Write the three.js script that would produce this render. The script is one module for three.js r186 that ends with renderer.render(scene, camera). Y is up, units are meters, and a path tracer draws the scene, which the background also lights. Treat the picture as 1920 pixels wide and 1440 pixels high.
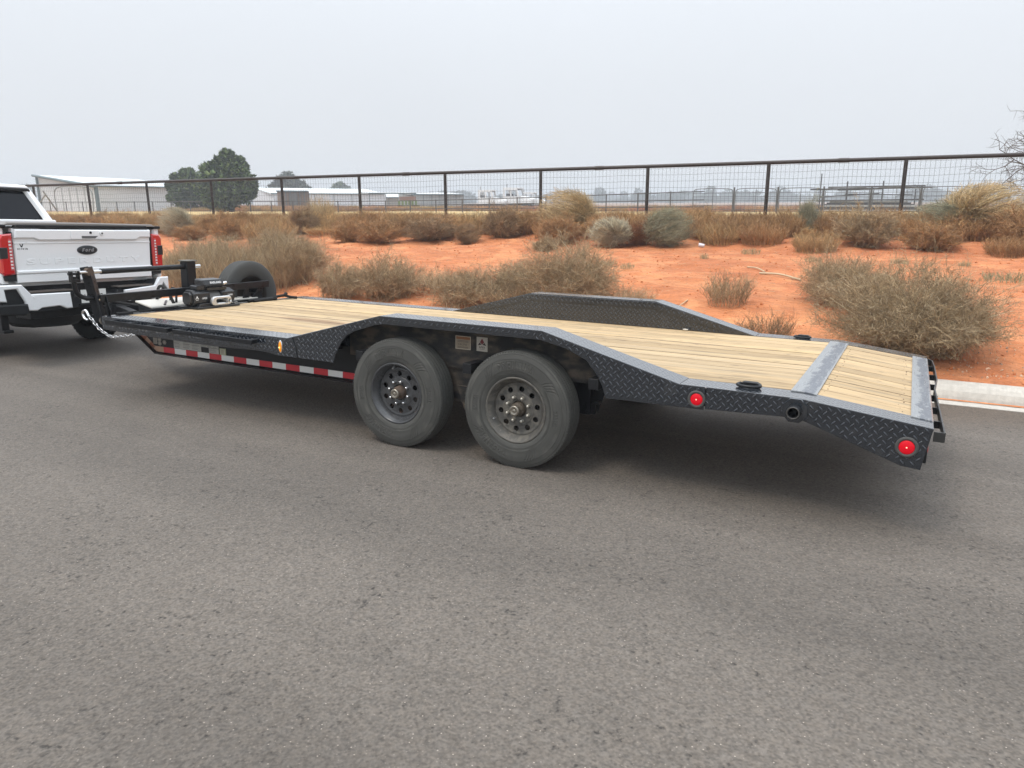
import * as THREE from 'three';
import { RoundedBoxGeometry } from 'three/addons/geometries/RoundedBoxGeometry.js';
import { mergeGeometries } from 'three/addons/utils/BufferGeometryUtils.js';
import { TextGeometry } from 'three/addons/geometries/TextGeometry.js';
import { FontLoader } from 'three/addons/loaders/FontLoader.js';

// ---------------------------------------------------------------- camera, sky, light
// x runs along the trailer (front = -x), y is up, the far kerb lies towards -z
const scene = new THREE.Scene();
const camera = new THREE.PerspectiveCamera(54.68, 4 / 3, 0.05, 6000);
camera.rotation.order = 'YXZ';
camera.position.set(0, 1.7364, 4.1339);
camera.rotation.set(-0.2419, 0.4907, -0.004);
const renderer = new THREE.WebGLRenderer({ antialias: true });
renderer.setSize(1024, 768);
renderer.toneMapping = THREE.LinearToneMapping;
renderer.toneMappingExposure = 1.22;
renderer.shadowMap.enabled = true;

// seeded randomness and tileable noise
function rng(seed) { let s = seed >>> 0; return () => { s = (s + 0x6d2b79f5) | 0; let t = Math.imul(s ^ (s >>> 15), 1 | s); t = (t + Math.imul(t ^ (t >>> 7), 61 | t)) ^ t; return ((t ^ (t >>> 14)) >>> 0) / 4294967296; }; }
function hash(x, y, s) { let h = Math.imul(x, 374761393) + Math.imul(y, 668265263) + Math.imul(s, 1442695041) | 0; h = Math.imul(h ^ (h >>> 13), 1274126177); return ((h ^ (h >>> 16)) >>> 0) / 4294967296; }
function vn(x, y, px, py, s) {                                    // value noise, period px × py cells
  const xi = Math.floor(x), yi = Math.floor(y), fx = x - xi, fy = y - yi;
  const x0 = ((xi % px) + px) % px, y0 = ((yi % py) + py) % py, x1 = (x0 + 1) % px, y1 = (y0 + 1) % py;
  const u = fx * fx * (3 - 2 * fx), v = fy * fy * (3 - 2 * fy);
  return (hash(x0, y0, s) * (1 - u) + hash(x1, y0, s) * u) * (1 - v) + (hash(x0, y1, s) * (1 - u) + hash(x1, y1, s) * u) * v;
}
function fbm(x, y, px, py, oct, s) { let a = 0.5, t = 0, n = 0; for (let i = 0; i < oct; i++) { t += a * vn(x, y, px, py, s + i * 17); n += a; a *= 0.5; x *= 2; y *= 2; px *= 2; py *= 2; } return t / n; }
const noise2 = (x, y, s = 1, oct = 3) => fbm(x, y, 4096, 4096, oct, s);
const clamp = (x, a = 0, b = 1) => Math.min(b, Math.max(a, x));
const lerp = (a, b, t) => a + (b - a) * t;
const sstep = (a, b, x) => { const t = clamp((x - a) / (b - a)); return t * t * (3 - 2 * t); };
function interp(xs, ys, x) { if (x <= xs[0]) return ys[0]; for (let i = 1; i < xs.length; i++) if (x < xs[i]) { const t = (x - xs[i - 1]) / (xs[i] - xs[i - 1]); return lerp(ys[i - 1], ys[i], t); } return ys[ys.length - 1]; }

// overcast sky: pale grey at the horizon, brighter towards the zenith as an even cloud layer is
{
  const W = 512, Hh = 256, data = new Float32Array(W * Hh * 4);
  for (let j = 0; j < Hh; j++) for (let i = 0; i < W; i++) {
    const el = ((j + 0.5) / Hh - 0.5) * Math.PI, s = Math.sin(el);
    const cl = fbm(i / W * 10, j / Hh * 7, 10, 7, 4, 91) - 0.5;
    const L = s > 0 ? 0.67 * (1 + 2.6 * s * s) * (1 + 0.1 * cl) : 0.6;
    const t = clamp(s * 2.2), k = (j * W + i) * 4;
    data[k] = L * lerp(0.97, 0.925, t); data[k + 1] = L * lerp(1.0, 0.997, t); data[k + 2] = L * lerp(1.045, 1.09, t); data[k + 3] = 1;
  }
  const tex = new THREE.DataTexture(data, W, Hh, THREE.RGBAFormat, THREE.FloatType);
  tex.mapping = THREE.EquirectangularReflectionMapping; tex.magFilter = THREE.LinearFilter; tex.minFilter = THREE.LinearFilter; tex.needsUpdate = true;
  scene.background = tex; scene.environment = tex;
}
const sun = new THREE.DirectionalLight(0xfff4e6, 1.4);
sun.position.set(-14, 40, 16); sun.target.position.set(-3, 0, -3);
sun.castShadow = true; sun.shadow.radius = 36; sun.shadow.mapSize.set(2048, 2048);
Object.assign(sun.shadow.camera, { left: -30, right: 30, top: 30, bottom: -30, near: 1, far: 120 });
scene.add(sun, sun.target);
scene.fog = new THREE.FogExp2(0xdde1e5, 0.0015);

// ---------------------------------------------------------------- helpers
const font = await new FontLoader().loadAsync('fonts/droid/droid_sans_bold.typeface.json');
const used = {};
const numbered = (n) => { const k = (used[n] = (used[n] ?? -1) + 1); return k ? n + '_' + String(k).padStart(3, '0') : n; };
const OFF = new Map();
const TILT = -0.0406;                                             // the road falls 4 % towards the far kerb
const roadPoint = (u, y, z) => new THREE.Vector3(u, y * Math.cos(TILT) - z * Math.sin(TILT), y * Math.sin(TILT) + z * Math.cos(TILT));
function tag(o, label, category, group, kind) { o.userData.label = label; if (category) o.userData.category = category; if (group) o.userData.group = group; if (kind) o.userData.kind = kind; return o; }
function roadThing(name, u, v, label, category, roll = 0) {        // a Group that stands on the tilted road; its parts are written in road coordinates
  const g = new THREE.Group(); g.name = numbered(name); scene.add(g);
  g.position.copy(roadPoint(u, 0, -v)); g.rotation.set(TILT, 0, roll); OFF.set(g, [-u, 0, v]);
  return tag(g, label, category);
}
function thing(name, pos, turn, label, category, group) { const g = new THREE.Group(); g.name = numbered(name); scene.add(g); g.position.set(...pos); g.rotation.y = turn; return tag(g, label, category, group); }
function offOf(p) { while (p) { if (OFF.has(p)) return OFF.get(p); p = p.parent; } return [0, 0, 0]; }
function strip(g) { const n = g.index ? g.toNonIndexed() : g; for (const k of Object.keys(n.attributes)) if (!['position', 'normal', 'uv'].includes(k)) n.deleteAttribute(k); if (!n.attributes.uv) n.setAttribute('uv', new THREE.BufferAttribute(new Float32Array(n.attributes.position.count * 2), 2)); return n; }
function boxUV(g, s = 1) {                                          // uv in metres by the way each face points
  const p = g.attributes.position, n = g.attributes.normal, uv = new Float32Array(p.count * 2);
  for (let i = 0; i < p.count; i++) {
    const ax = Math.abs(n.getX(i)), ay = Math.abs(n.getY(i)), az = Math.abs(n.getZ(i));
    const [a, b] = ay >= ax && ay >= az ? [p.getX(i), p.getZ(i)] : az >= ax ? [p.getX(i), p.getY(i)] : [p.getZ(i), p.getY(i)];
    uv[2 * i] = a * s; uv[2 * i + 1] = b * s;
  }
  g.setAttribute('uv', new THREE.BufferAttribute(uv, 2)); return g;
}
function mesh(name, geos, mat, parent, keepUV) {
  const list = (Array.isArray(geos) ? geos : [geos]).map(strip);
  let g = list.length > 1 ? mergeGeometries(list) : list[0];
  if (!keepUV) boxUV(g);
  const o = offOf(parent); if (o[0] || o[2]) { g = g.clone(); g.translate(o[0], o[1], o[2]); }
  const m = new THREE.Mesh(g, mat); m.name = numbered(name); m.castShadow = m.receiveShadow = true; parent.add(m); return m;
}
function sub(name, parent, u, y, v) { const g = new THREE.Group(); g.name = numbered(name); const o = offOf(parent); g.position.set(u + o[0], y + o[1], -v + o[2]); parent.add(g); OFF.set(g, [0, 0, 0]); return g; }
// solids in (u, y, v): v is the distance away from the near side, z = -v
function B(u0, u1, y0, y1, v0, v1, r = 0.004) {
  const w = u1 - u0, h = y1 - y0, d = v1 - v0; r = Math.min(r, w * 0.3, h * 0.3, d * 0.3);
  const g = r > 0.0004 ? new RoundedBoxGeometry(w, h, d, 1, r) : new THREE.BoxGeometry(w, h, d);
  return g.translate((u0 + u1) / 2, (y0 + y1) / 2, -(v0 + v1) / 2);
}
function ext(shape, depth, bev) { const b = bev || 0; return new THREE.ExtrudeGeometry(shape, { depth: Math.max(depth - 2 * b, 1e-4), bevelEnabled: b > 0, bevelThickness: b, bevelSize: b, bevelOffset: -b, bevelSegments: 1, curveSegments: 8 }).translate(0, 0, b); }
const shapeOf = (p) => { const s = new THREE.Shape(); p.forEach(([a, b], i) => i ? s.lineTo(a, b) : s.moveTo(a, b)); s.closePath(); return s; };
const asShape = (p) => p instanceof THREE.Shape ? p : shapeOf(p);
const EXT = (p, v0, v1, bev = 0) => ext(asShape(p), v1 - v0, bev).translate(0, 0, -v1);                       // outline in (u, y)
const EXV = (p, u0, u1, bev = 0) => ext(asShape(p), u1 - u0, bev).rotateY(Math.PI / 2).translate(u0, 0, 0);   // outline in (v, y)
const EXP = (p, y0, y1, bev = 0) => ext(asShape(p), y1 - y0, bev).rotateX(-Math.PI / 2).translate(0, y0, 0);  // outline in (u, v)
const V3 = (u, y, v) => new THREE.Vector3(u, y, -v);
function CYL(a, b, r0, r1 = r0, n = 16, open = false) {             // round bar between two (u, y, v) points
  const A = V3(...a), Bq = V3(...b), d = Bq.clone().sub(A), L = d.length();
  const g = new THREE.CylinderGeometry(r1, r0, L, n, 1, open); g.translate(0, L / 2, 0);
  g.applyQuaternion(new THREE.Quaternion().setFromUnitVectors(new THREE.Vector3(0, 1, 0), d.normalize())); return g.translate(A.x, A.y, A.z);
}
function BAR(a, b, w, h, r = 0.003) {                               // square bar between two points, w across, h up
  const A = V3(...a), Bq = V3(...b), d = Bq.clone().sub(A), L = d.length(); d.normalize();
  const g = new RoundedBoxGeometry(L, h, w, 1, Math.min(r, w * .3, h * .3));
  const z = new THREE.Vector3().crossVectors(d, new THREE.Vector3(0, 1, 0)).normalize(), y = new THREE.Vector3().crossVectors(z, d);
  g.applyMatrix4(new THREE.Matrix4().makeBasis(d, y, z)); const c = A.add(Bq).multiplyScalar(0.5); return g.translate(c.x, c.y, c.z);
}
const TUBE = (pts, r, seg = 24, n = 8) => new THREE.TubeGeometry(new THREE.CatmullRomCurve3(pts.map((p) => V3(...p))), seg, r, n, false);
const rectShape = (a0, a1, b0, b1, r) => { const s = new THREE.Shape(); s.moveTo(a0 + r, b0); s.lineTo(a1 - r, b0); s.quadraticCurveTo(a1, b0, a1, b0 + r); s.lineTo(a1, b1 - r); s.quadraticCurveTo(a1, b1, a1 - r, b1); s.lineTo(a0 + r, b1); s.quadraticCurveTo(a0, b1, a0, b1 - r); s.lineTo(a0, b0 + r); s.quadraticCurveTo(a0, b0, a0 + r, b0); return s; };

// ---------------------------------------------------------------- materials
const toS = (c) => Math.round(255 * clamp(c <= 0.0031308 ? 12.92 * c : 1.055 * Math.pow(c, 1 / 2.4) - 0.055));
function colorTex(w, h, fn, rep = 1) {                             // fn(i, j) gives linear rgb
  const d = new Uint8Array(w * h * 4);
  for (let j = 0; j < h; j++) for (let i = 0; i < w; i++) { const c = fn(i, j), k = (j * w + i) * 4; d[k] = toS(c[0]); d[k + 1] = toS(c[1]); d[k + 2] = toS(c[2]); d[k + 3] = 255; }
  return texOf(d, w, h, true, rep);
}
function greyTex(w, h, fn, rep = 1) {
  const d = new Uint8Array(w * h * 4);
  for (let j = 0; j < h; j++) for (let i = 0; i < w; i++) { const c = Math.round(255 * clamp(fn(i, j))), k = (j * w + i) * 4; d[k] = d[k + 1] = d[k + 2] = c; d[k + 3] = 255; }
  return texOf(d, w, h, false, rep);
}
function texOf(d, w, h, srgb, rep) {
  const t = new THREE.DataTexture(d, w, h); t.wrapS = t.wrapT = THREE.RepeatWrapping; t.magFilter = THREE.LinearFilter; t.minFilter = THREE.LinearMipmapLinearFilter; t.generateMipmaps = true;
  if (srgb) t.colorSpace = THREE.SRGBColorSpace; if (Array.isArray(rep)) t.repeat.set(rep[0], rep[1]); else t.repeat.set(rep, rep); t.needsUpdate = true; return t;
}
function canvasTex(w, h, draw, srgb = true) {
  const c = document.createElement('canvas'); c.width = w; c.height = h; draw(c.getContext('2d'), w, h);
  const t = new THREE.CanvasTexture(c); if (srgb) t.colorSpace = THREE.SRGBColorSpace; t.anisotropy = 4; t.needsUpdate = true; return t;
}
const std = (r, g, b, rough = 0.7, metal = 0, extra = {}) => { const m = new THREE.MeshStandardMaterial({ roughness: rough, metalness: metal, ...extra }); m.color.setRGB(r, g, b); return m; };
const phy = (r, g, b, rough, extra = {}) => { const m = new THREE.MeshPhysicalMaterial({ roughness: rough, ...extra }); m.color.setRGB(r, g, b); return m; };

// rough-grain maps shared by paint, rubber and steel
const grainRough = greyTex(512, 512, (i, j) => 0.62 + 0.3 * (fbm(i / 32, j / 32, 16, 16, 5, 3) - 0.5) + 0.12 * (hash(i, j, 9) - 0.5), 1);
const dustMap = colorTex(1024, 1024, (i, j) => {                  // dark paint with road dust spattered over it
  const n = fbm(i / 128, j / 64, 8, 16, 6, 5), f = vn(i / 2.5, j / 2.5, 410, 410, 8), f2 = vn(i / 6, j / 6, 171, 171, 18), k = sstep(0.3, 0.75, n) * 0.4 + (f > 0.72 ? 0.5 * (f - 0.72) * 3 * n : 0) + (f2 > 0.8 ? (f2 - 0.8) * 1.2 * n : 0);
  return [lerp(0.018, 0.2, k), lerp(0.018, 0.15, k), lerp(0.018, 0.105, k)];
}, 1.2);
const paintMap = colorTex(512, 512, (i, j) => { const n = fbm(i / 24, j / 24, 21, 21, 5, 21) * 0.7 + 0.3 * hash(i, j, 2), k = 0.75 + 0.5 * n, d = sstep(0.62, 0.8, fbm(i / 60, j / 60, 8, 8, 4, 33)) * 0.02; return [0.009 * k + d * 0.6, 0.0125 * k + d * 0.56, 0.018 * k + d * 0.5]; }, 1.3);
const M = {
  tread: phy(1, 1, 1, 0.2, { map: paintMap, ior: 1.5, clearcoat: 1, clearcoatRoughness: 0.12 }),
  black: phy(0.009, 0.0095, 0.011, 0.5, { roughnessMap: grainRough, specularIntensity: 0.55 }),
  blackGloss: phy(0.012, 0.013, 0.015, 0.28),
  frameDust: std(1, 1, 1, 0.85, 0, { map: dustMap }),
  frame: phy(0.012, 0.0125, 0.014, 0.6, { roughnessMap: grainRough, specularIntensity: 0.5 }),
  steel: std(0.55, 0.55, 0.56, 0.35, 1, { roughnessMap: grainRough }),
  chrome: std(0.8, 0.8, 0.8, 0.15, 1),
  bronze: std(0.3, 0.27, 0.225, 0.45, 0.8, { roughnessMap: grainRough }),
  rust: std(0.1, 0.07, 0.052, 0.85, 0.2),
  rubber: phy(0.012, 0.012, 0.012, 0.75, { specularIntensity: 0.5 }),
  plastic: phy(0.01, 0.0105, 0.0115, 0.55, { specularIntensity: 0.55 }),
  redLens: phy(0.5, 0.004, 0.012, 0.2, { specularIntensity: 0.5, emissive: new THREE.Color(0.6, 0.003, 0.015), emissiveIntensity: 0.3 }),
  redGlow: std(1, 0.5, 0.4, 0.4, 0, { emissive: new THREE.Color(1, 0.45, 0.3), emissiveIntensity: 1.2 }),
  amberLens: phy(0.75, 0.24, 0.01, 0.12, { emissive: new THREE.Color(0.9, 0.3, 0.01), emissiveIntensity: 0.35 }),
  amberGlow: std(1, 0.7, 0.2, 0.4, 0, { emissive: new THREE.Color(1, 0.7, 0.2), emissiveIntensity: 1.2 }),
  truckWhite: phy(0.8, 0.81, 0.81, 0.3, { clearcoat: 0.8, clearcoatRoughness: 0.06 }),
  glass: phy(0.006, 0.007, 0.01, 0.05, { specularIntensity: 0.35 }),
  silver: std(0.62, 0.63, 0.64, 0.3, 0.9),
  white: std(0.7, 0.7, 0.69, 0.5),
  dirtyLabel: std(0.4, 0.39, 0.36, 0.7),
  tapeRed: std(0.62, 0.022, 0.035, 0.35), tapeWhite: std(0.82, 0.82, 0.79, 0.35), tapeRust: std(0.3, 0.1, 0.05, 0.5), tapeTan: std(0.45, 0.27, 0.18, 0.5),
  grommet: std(0.06, 0.058, 0.055, 0.8),
};

// ---------------------------------------------------------------- ground: road, kerb, soil, field
const PV = [3.0, 4.1, 4.27, 4.34, 4.7, 5.5, 6.5, 8, 10, 12, 14, 16, 25, 60, 100, 300, 2000];
const PH = [-.6, -.4, -.06, -.025, .03, .16, .3, .45, .58, .68, .93, 1.08, .98, .68, .3, 0, -1];
function groundY(u, v) {
  const k = sstep(4.3, 5.0, v) * (1 - sstep(17, 30, v));
  return interp(PV, PH, v) + k * (0.1 * (noise2(u * 0.7 + 50, v * 0.9 + 50, 3) - 0.5) + 0.075 * (noise2(u * 1.6 + 20, v * 3.2 + 20, 4) - 0.5) + 0.04 * (noise2(u * 5 + 80, v * 8 + 20, 5) - 0.5));
}
const onGround = (u, v, dy = 0) => [u, groundY(u, v) + dy, -v];
function sheet(us, vs, yf, uvScale, colf) {
  const nu = us.length, nv = vs.length, pos = new Float32Array(nu * nv * 3), uv = new Float32Array(nu * nv * 2), col = colf ? new Float32Array(nu * nv * 3) : null, idx = [];
  for (let j = 0; j < nv; j++) for (let i = 0; i < nu; i++) {
    const k = j * nu + i, p = yf(us[i], vs[j]); pos.set(p, 3 * k); uv[2 * k] = us[i] * uvScale; uv[2 * k + 1] = vs[j] * uvScale;
    if (col) col.set(colf(us[i], vs[j]), 3 * k);
    if (i < nu - 1 && j < nv - 1) idx.push(k, k + 1, k + nu, k + 1, k + nu + 1, k + nu);
  }
  const g = new THREE.BufferGeometry(); g.setAttribute('position', new THREE.BufferAttribute(pos, 3)); g.setAttribute('uv', new THREE.BufferAttribute(uv, 2));
  if (col) g.setAttribute('color', new THREE.BufferAttribute(col, 3)); g.setIndex(idx); g.computeVertexNormals(); return g;
}
const steps = (list) => { const r = []; for (const [a, b, n] of list) for (let i = 0; i < n; i++) r.push(a + (b - a) * i / n); r.push(list[list.length - 1][1]); return r; };
function structure(name, g, mat) { const m = new THREE.Mesh(g, mat); m.name = numbered(name); m.castShadow = m.receiveShadow = true; m.userData.kind = 'structure'; scene.add(m); return m; }

{ // asphalt: rolled aggregate of 4-10 mm stones with open pits, a few bright chips
  const N = 2048, hgt = new Float32Array(N * N);
  for (let j = 0; j < N; j++) for (let i = 0; i < N; i++) {
    const a = vn(i / 3, j / 3, 682.6667 | 0, 682, 7), b = vn(i / 6.4, j / 6.4, 320, 320, 8), pit = fbm(i / 10, j / 10, 204.8 | 0, 204, 3, 9), c = hash(i, j, 4);
    const grp = fbm(i / 128, j / 128, 16, 16, 3, 12);
    hgt[j * N + i] = 0.34 * a + 0.32 * b + 0.14 * c + 0.2 - 0.9 * Math.max(0, pit - 0.655 + 0.26 * (grp - 0.5)) * 2.2;
  }
  const map = colorTex(N, N, (i, j) => {
    const h = hgt[j * N + i], s = vn(i / 4, j / 4, 512, 512, 31), patch = fbm(i / 160, j / 160, 12.8 | 0, 12, 4, 44), bright = hash(i >> 1, j >> 1, 61);
    let k = 0.105 * (0.68 + 0.62 * (s - 0.5) + 0.62 * h) * (0.93 + 0.14 * patch);
    if (h < 0.2) k *= 0.6; if (bright > 0.998) k = 0.36; else if (bright > 0.992) k *= 1.7;
    const w = 0.03 * (vn(i / 9, j / 9, 227, 227, 71) - 0.5);
    return [k * (1.07 + w), k * 0.95, k * (0.825 - w)];
  }, 1 / 4.3);
  const bump = greyTex(N, N, (i, j) => hgt[j * N + i], 1 / 4.3);
  const mat = new THREE.MeshStandardMaterial({ map, bumpMap: bump, bumpScale: 0.007, roughness: 0.88, vertexColors: true });
  const us = steps([[-90, -20, 60], [-20, 6, 130], [6, 40, 40]]), vs = steps([[-10, -4.6, 14], [-4.6, 3.795, 56]]);
  structure('road', sheet(us, vs, (u, v) => roadPoint(u, 0.003 * (noise2(u * 1.1 + 90, v * 1.1 + 90, 14) - 0.5), -v).toArray(), 1, (u, v) => {
    // old wheel tracks and patches of worn binder, along the driving direction
    const n = noise2(u * 0.28 + 40, v * 1.5 + 40, 61, 4), m = noise2(u * 1.3 + 40, v * 2.2 + 40, 63, 3), e = sstep(2.6, 3.7, v + 0.8 * (noise2(u + 70, v + 70, 65) - 0.5));
    const tr = noise2(u * 0.05 + 30, v * 5 + 40, 66, 3), k = 0.91 + 0.2 * (n - 0.5) + 0.14 * (m - 0.5) + 0.34 * (tr - 0.5);
    return [lerp(k * 1.04, k * 0.9, e), lerp(k, k * 0.76, e), lerp(k * 0.96, k * 0.64, e)];
  }), mat);
}
const concrete = colorTex(1024, 1024, (i, j) => { const n = fbm(i / 40, j / 40, 25, 25, 5, 14), f = hash(i, j, 7), st = fbm(i / 14, j / 200, 73, 5, 3, 19) + 0.8 * sstep(0.55, 0.8, fbm(i / 70, j / 70, 14, 14, 4, 29)) - 0.6 * (f > 0.99), k = 0.42 * (0.74 + 0.3 * n + 0.12 * f + 0.14 * st); return [k * 1.05, k * 0.97, k * 0.85]; }, 1);
{
  const M2 = new THREE.MeshStandardMaterial({ map: concrete, roughness: 0.9, bumpMap: greyTex(512, 512, (i, j) => 0.6 * fbm(i / 12, j / 12, 42, 42, 4, 3) + 0.4 * hash(i, j, 3), 1), bumpScale: 0.003 });
  const prof = [[3.785, -.2], [3.79, .005], [4.04, -.004], [4.045, -.018], [4.052, -.018], [4.055, .004], [4.065, .035], [4.09, .085], [4.13, .122], [4.19, .143], [4.27, .15], [4.32, .148], [4.33, -.2]];
  const gs = []; for (let k = -24; k < 8; k++) gs.push(EXV(prof, k * 3.05 + 0.004, (k + 1) * 3.05 - 0.004));
  const g = boxUV(mergeGeometries(gs.map(strip)), 1); g.rotateX(TILT);
  structure('kerb', g, M2);
}
const soilMap = (() => {
  const N = 1024;
  return colorTex(N, N, (i, j) => {
    const a = fbm(i / 50, j / 22, 20, 46, 5, 3), b = fbm(i / 9, j / 5, 113, 204, 3, 4), f = hash(i, j, 5), cl = vn(i / 4, j / 4, 256, 256, 15), t = fbm(i / 128, j / 128, 8, 8, 4, 6);
    let k = 0.62 + 0.5 * a + 0.24 * b + 0.14 * f + 0.1 * cl; if (b < 0.28) k *= 0.8;
    const p = sstep(0.42, 0.68, t), pale = f > 0.985 ? 0.35 : 0;
    return [lerp(lerp(0.43, 0.51, p), .55, pale) * k, lerp(lerp(0.152, 0.208, p), .33, pale) * k, lerp(lerp(0.055, 0.084, p), .3, pale) * k];
  }, 1 / 3.1);
})();
{
  const bump = greyTex(1024, 1024, (i, j) => 0.45 * fbm(i / 40, j / 16, 25, 64, 5, 13) + 0.35 * fbm(i / 10, j / 7, 102, 146, 3, 14) + 0.2 * vn(i / 3, j / 3, 341, 341, 2), 1 / 3.1);
  const mat = new THREE.MeshStandardMaterial({ map: soilMap, bumpMap: bump, bumpScale: 0.035, roughness: 0.95, vertexColors: true });
  const us = steps([[-60, -24, 60], [-24, -12, 120], [-12, 5, 260], [5, 30, 60]]), vs = steps([[4.1, 4.4, 8], [4.4, 12.5, 140], [12.5, 18, 36]]);
  structure('soil', sheet(us, vs, (u, v) => [u, groundY(u, v) , -v], 1, (u, v) => {
    const n = noise2(u * 0.35 + 30, v * 0.7 + 30, 71, 4), m = noise2(u * 2 + 30, v * 3.5 + 30, 73, 3), k = 0.84 + 0.36 * (n - 0.5) + 0.3 * (m - 0.5) + 0.08;
    return [k, k * (0.96 + 0.16 * (n - 0.5)), k * (0.94 + 0.2 * (n - 0.5))];
  }), mat);
  const fmap = colorTex(1024, 512, (i, j) => { const a = fbm(i / 20, j / 20, 51, 25, 4, 23), b = hash(i, j, 6), c = fbm(i / 90, j / 60, 11, 8, 3, 26), k = 0.6 + 0.5 * a + 0.3 * (b - 0.5); return [lerp(0.6, 0.7, c) * k, lerp(0.425, 0.49, c) * k, lerp(0.17, 0.2, c) * k]; }, 1 / 6);
  const fm = new THREE.MeshStandardMaterial({ map: fmap, roughness: 0.95, vertexColors: true });
  const fu = steps([[-1900, -300, 12], [-300, -60, 24], [-60, 40, 60], [40, 300, 12], [300, 1900, 10]]), fv = steps([[-1900, -60, 12], [-60, -12, 12], [-12, 17, 30], [17, 60, 30], [60, 130, 28], [130, 400, 16], [400, 1900, 12]]);
  structure('field', sheet(fu, fv, (u, v) => [u, v < 17 ? Math.min(interp(PV, PH, Math.max(v, 4.2)) - 0.3, v < 6 ? -0.75 : 9) : interp(PV, PH, v) + 0.12 * (noise2(u * 0.08 + 90, v * 0.08 + 90, 81) - 0.5) - 0.1 * (1 - sstep(17, 19, v)), -v], 1, (u, v) => {
    const d = Math.hypot(u, v), n = noise2(u * 0.09 + 300, v * 0.09 + 300, 88, 4), brown = sstep(82, 105, d + 24 * (n - 0.5));
    const k = 0.85 + 0.4 * (n - 0.5);
    return [lerp(k, k * 0.55, brown), lerp(k, k * 0.48, brown), lerp(k, k * 0.75, brown)];
  }), fm);
}
{ // red silt washed into the gutter seam, with pale gravel at the kerb's back
  const R = rng(5), pos = [], idx = []; let n = 0;
  for (let u = -20; u < 12; u += 0.06) {
    const w = 0.006 + 0.026 * Math.max(0, noise2(u * 0.9 + 40, 3, 52) - 0.35) * 1.6 + 0.008 * R(), c = 4.035 - w * 0.5;
    for (const s of [-1, 1]) { const p = roadPoint(u, 0.0035 + (s < 0 ? 0 : 0.006), -(c + s * w)); pos.push(p.x, p.y, p.z); }
    if (n) idx.push(n - 2, n - 1, n, n - 1, n + 1, n); n += 2;
  }
  const g = new THREE.BufferGeometry(); g.setAttribute('position', new THREE.Float32BufferAttribute(pos, 3)); g.setIndex(idx); g.computeVertexNormals(); boxUV(g);
  const m = new THREE.Mesh(g, new THREE.MeshStandardMaterial({ map: soilMap, roughness: 0.95 })); m.name = 'red_silt'; m.receiveShadow = true; scene.add(m);
  tag(m, 'thin line of red silt lying in the seam of the concrete gutter', 'silt', null, 'stuff');
  const st = new THREE.IcosahedronGeometry(1, 0), inst = new THREE.InstancedMesh(st, std(0.55, 0.4, 0.3, 0.9), 900), mt = new THREE.Matrix4(), q = new THREE.Quaternion(), e = new THREE.Euler();
  for (let i = 0; i < 900; i++) {
    const u = i < 330 ? 0.4 + R() * 1.9 : -14 + R() * 20, v = i < 330 ? 4.45 + Math.pow(R(), 1.6) * 1.5 : 4.4 + R() * 8.5, s = (i < 330 ? 0.009 : 0.006) * (0.5 + 1.3 * R() * R());
    e.set(R() * 6, R() * 6, R() * 6); q.setFromEuler(e); mt.compose(new THREE.Vector3(u, groundY(u, v) + s * 0.3, -v), q, new THREE.Vector3(s * (1 + R()), s * 0.7, s)); inst.setMatrixAt(i, mt);
    inst.setColorAt(i, ((k) => new THREE.Color().setRGB(k, k * 0.93, k * 0.85))(0.5 + 0.7 * R()));
  }
  const clod = new THREE.InstancedMesh(st, new THREE.MeshStandardMaterial({ map: soilMap, roughness: 0.95 }), 5200);
  for (let i = 0; i < 5200; i++) { const u = -14 + R() * 19, v = 4.4 + Math.pow(R(), 1.2) * 9, s = 0.005 + 0.02 * Math.pow(R(), 4); e.set(R() * 6, R() * 6, R() * 6); q.setFromEuler(e); mt.compose(new THREE.Vector3(u, groundY(u, v) + s * 0.1, -v), q, new THREE.Vector3(s * (1 + R()), s * 0.75, s)); clod.setMatrixAt(i, mt); }
  clod.name = 'soil_clods'; clod.castShadow = true; scene.add(clod); tag(clod, 'loose red soil clods lying over the bank', 'soil clods', null, 'stuff');
  const lit = new THREE.InstancedMesh(new THREE.CylinderGeometry(0.0022, 0.0016, 1, 4), std(0.5, 0.38, 0.22, 0.9), 900);
  for (let i = 0; i < 900; i++) { const u = -13 + R() * 18, v = 4.4 + R() * 8.4, L = 0.05 + 0.16 * R() * R(); e.set(1.5 + 0.2 * (R() - .5), R() * 6.28, 0, 'YXZ'); q.setFromEuler(e); mt.compose(new THREE.Vector3(u, groundY(u, v) + 0.006, -v), q, new THREE.Vector3(1, L, 1)); lit.setMatrixAt(i, mt); }
  lit.name = 'straw_litter'; scene.add(lit); tag(lit, 'bits of dry straw strewn over the red soil', 'straw', null, 'stuff');
  inst.name = 'gravel'; scene.add(inst); tag(inst, 'scattered pale gravel and clods on the red soil', 'gravel', null, 'stuff');
}

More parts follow.
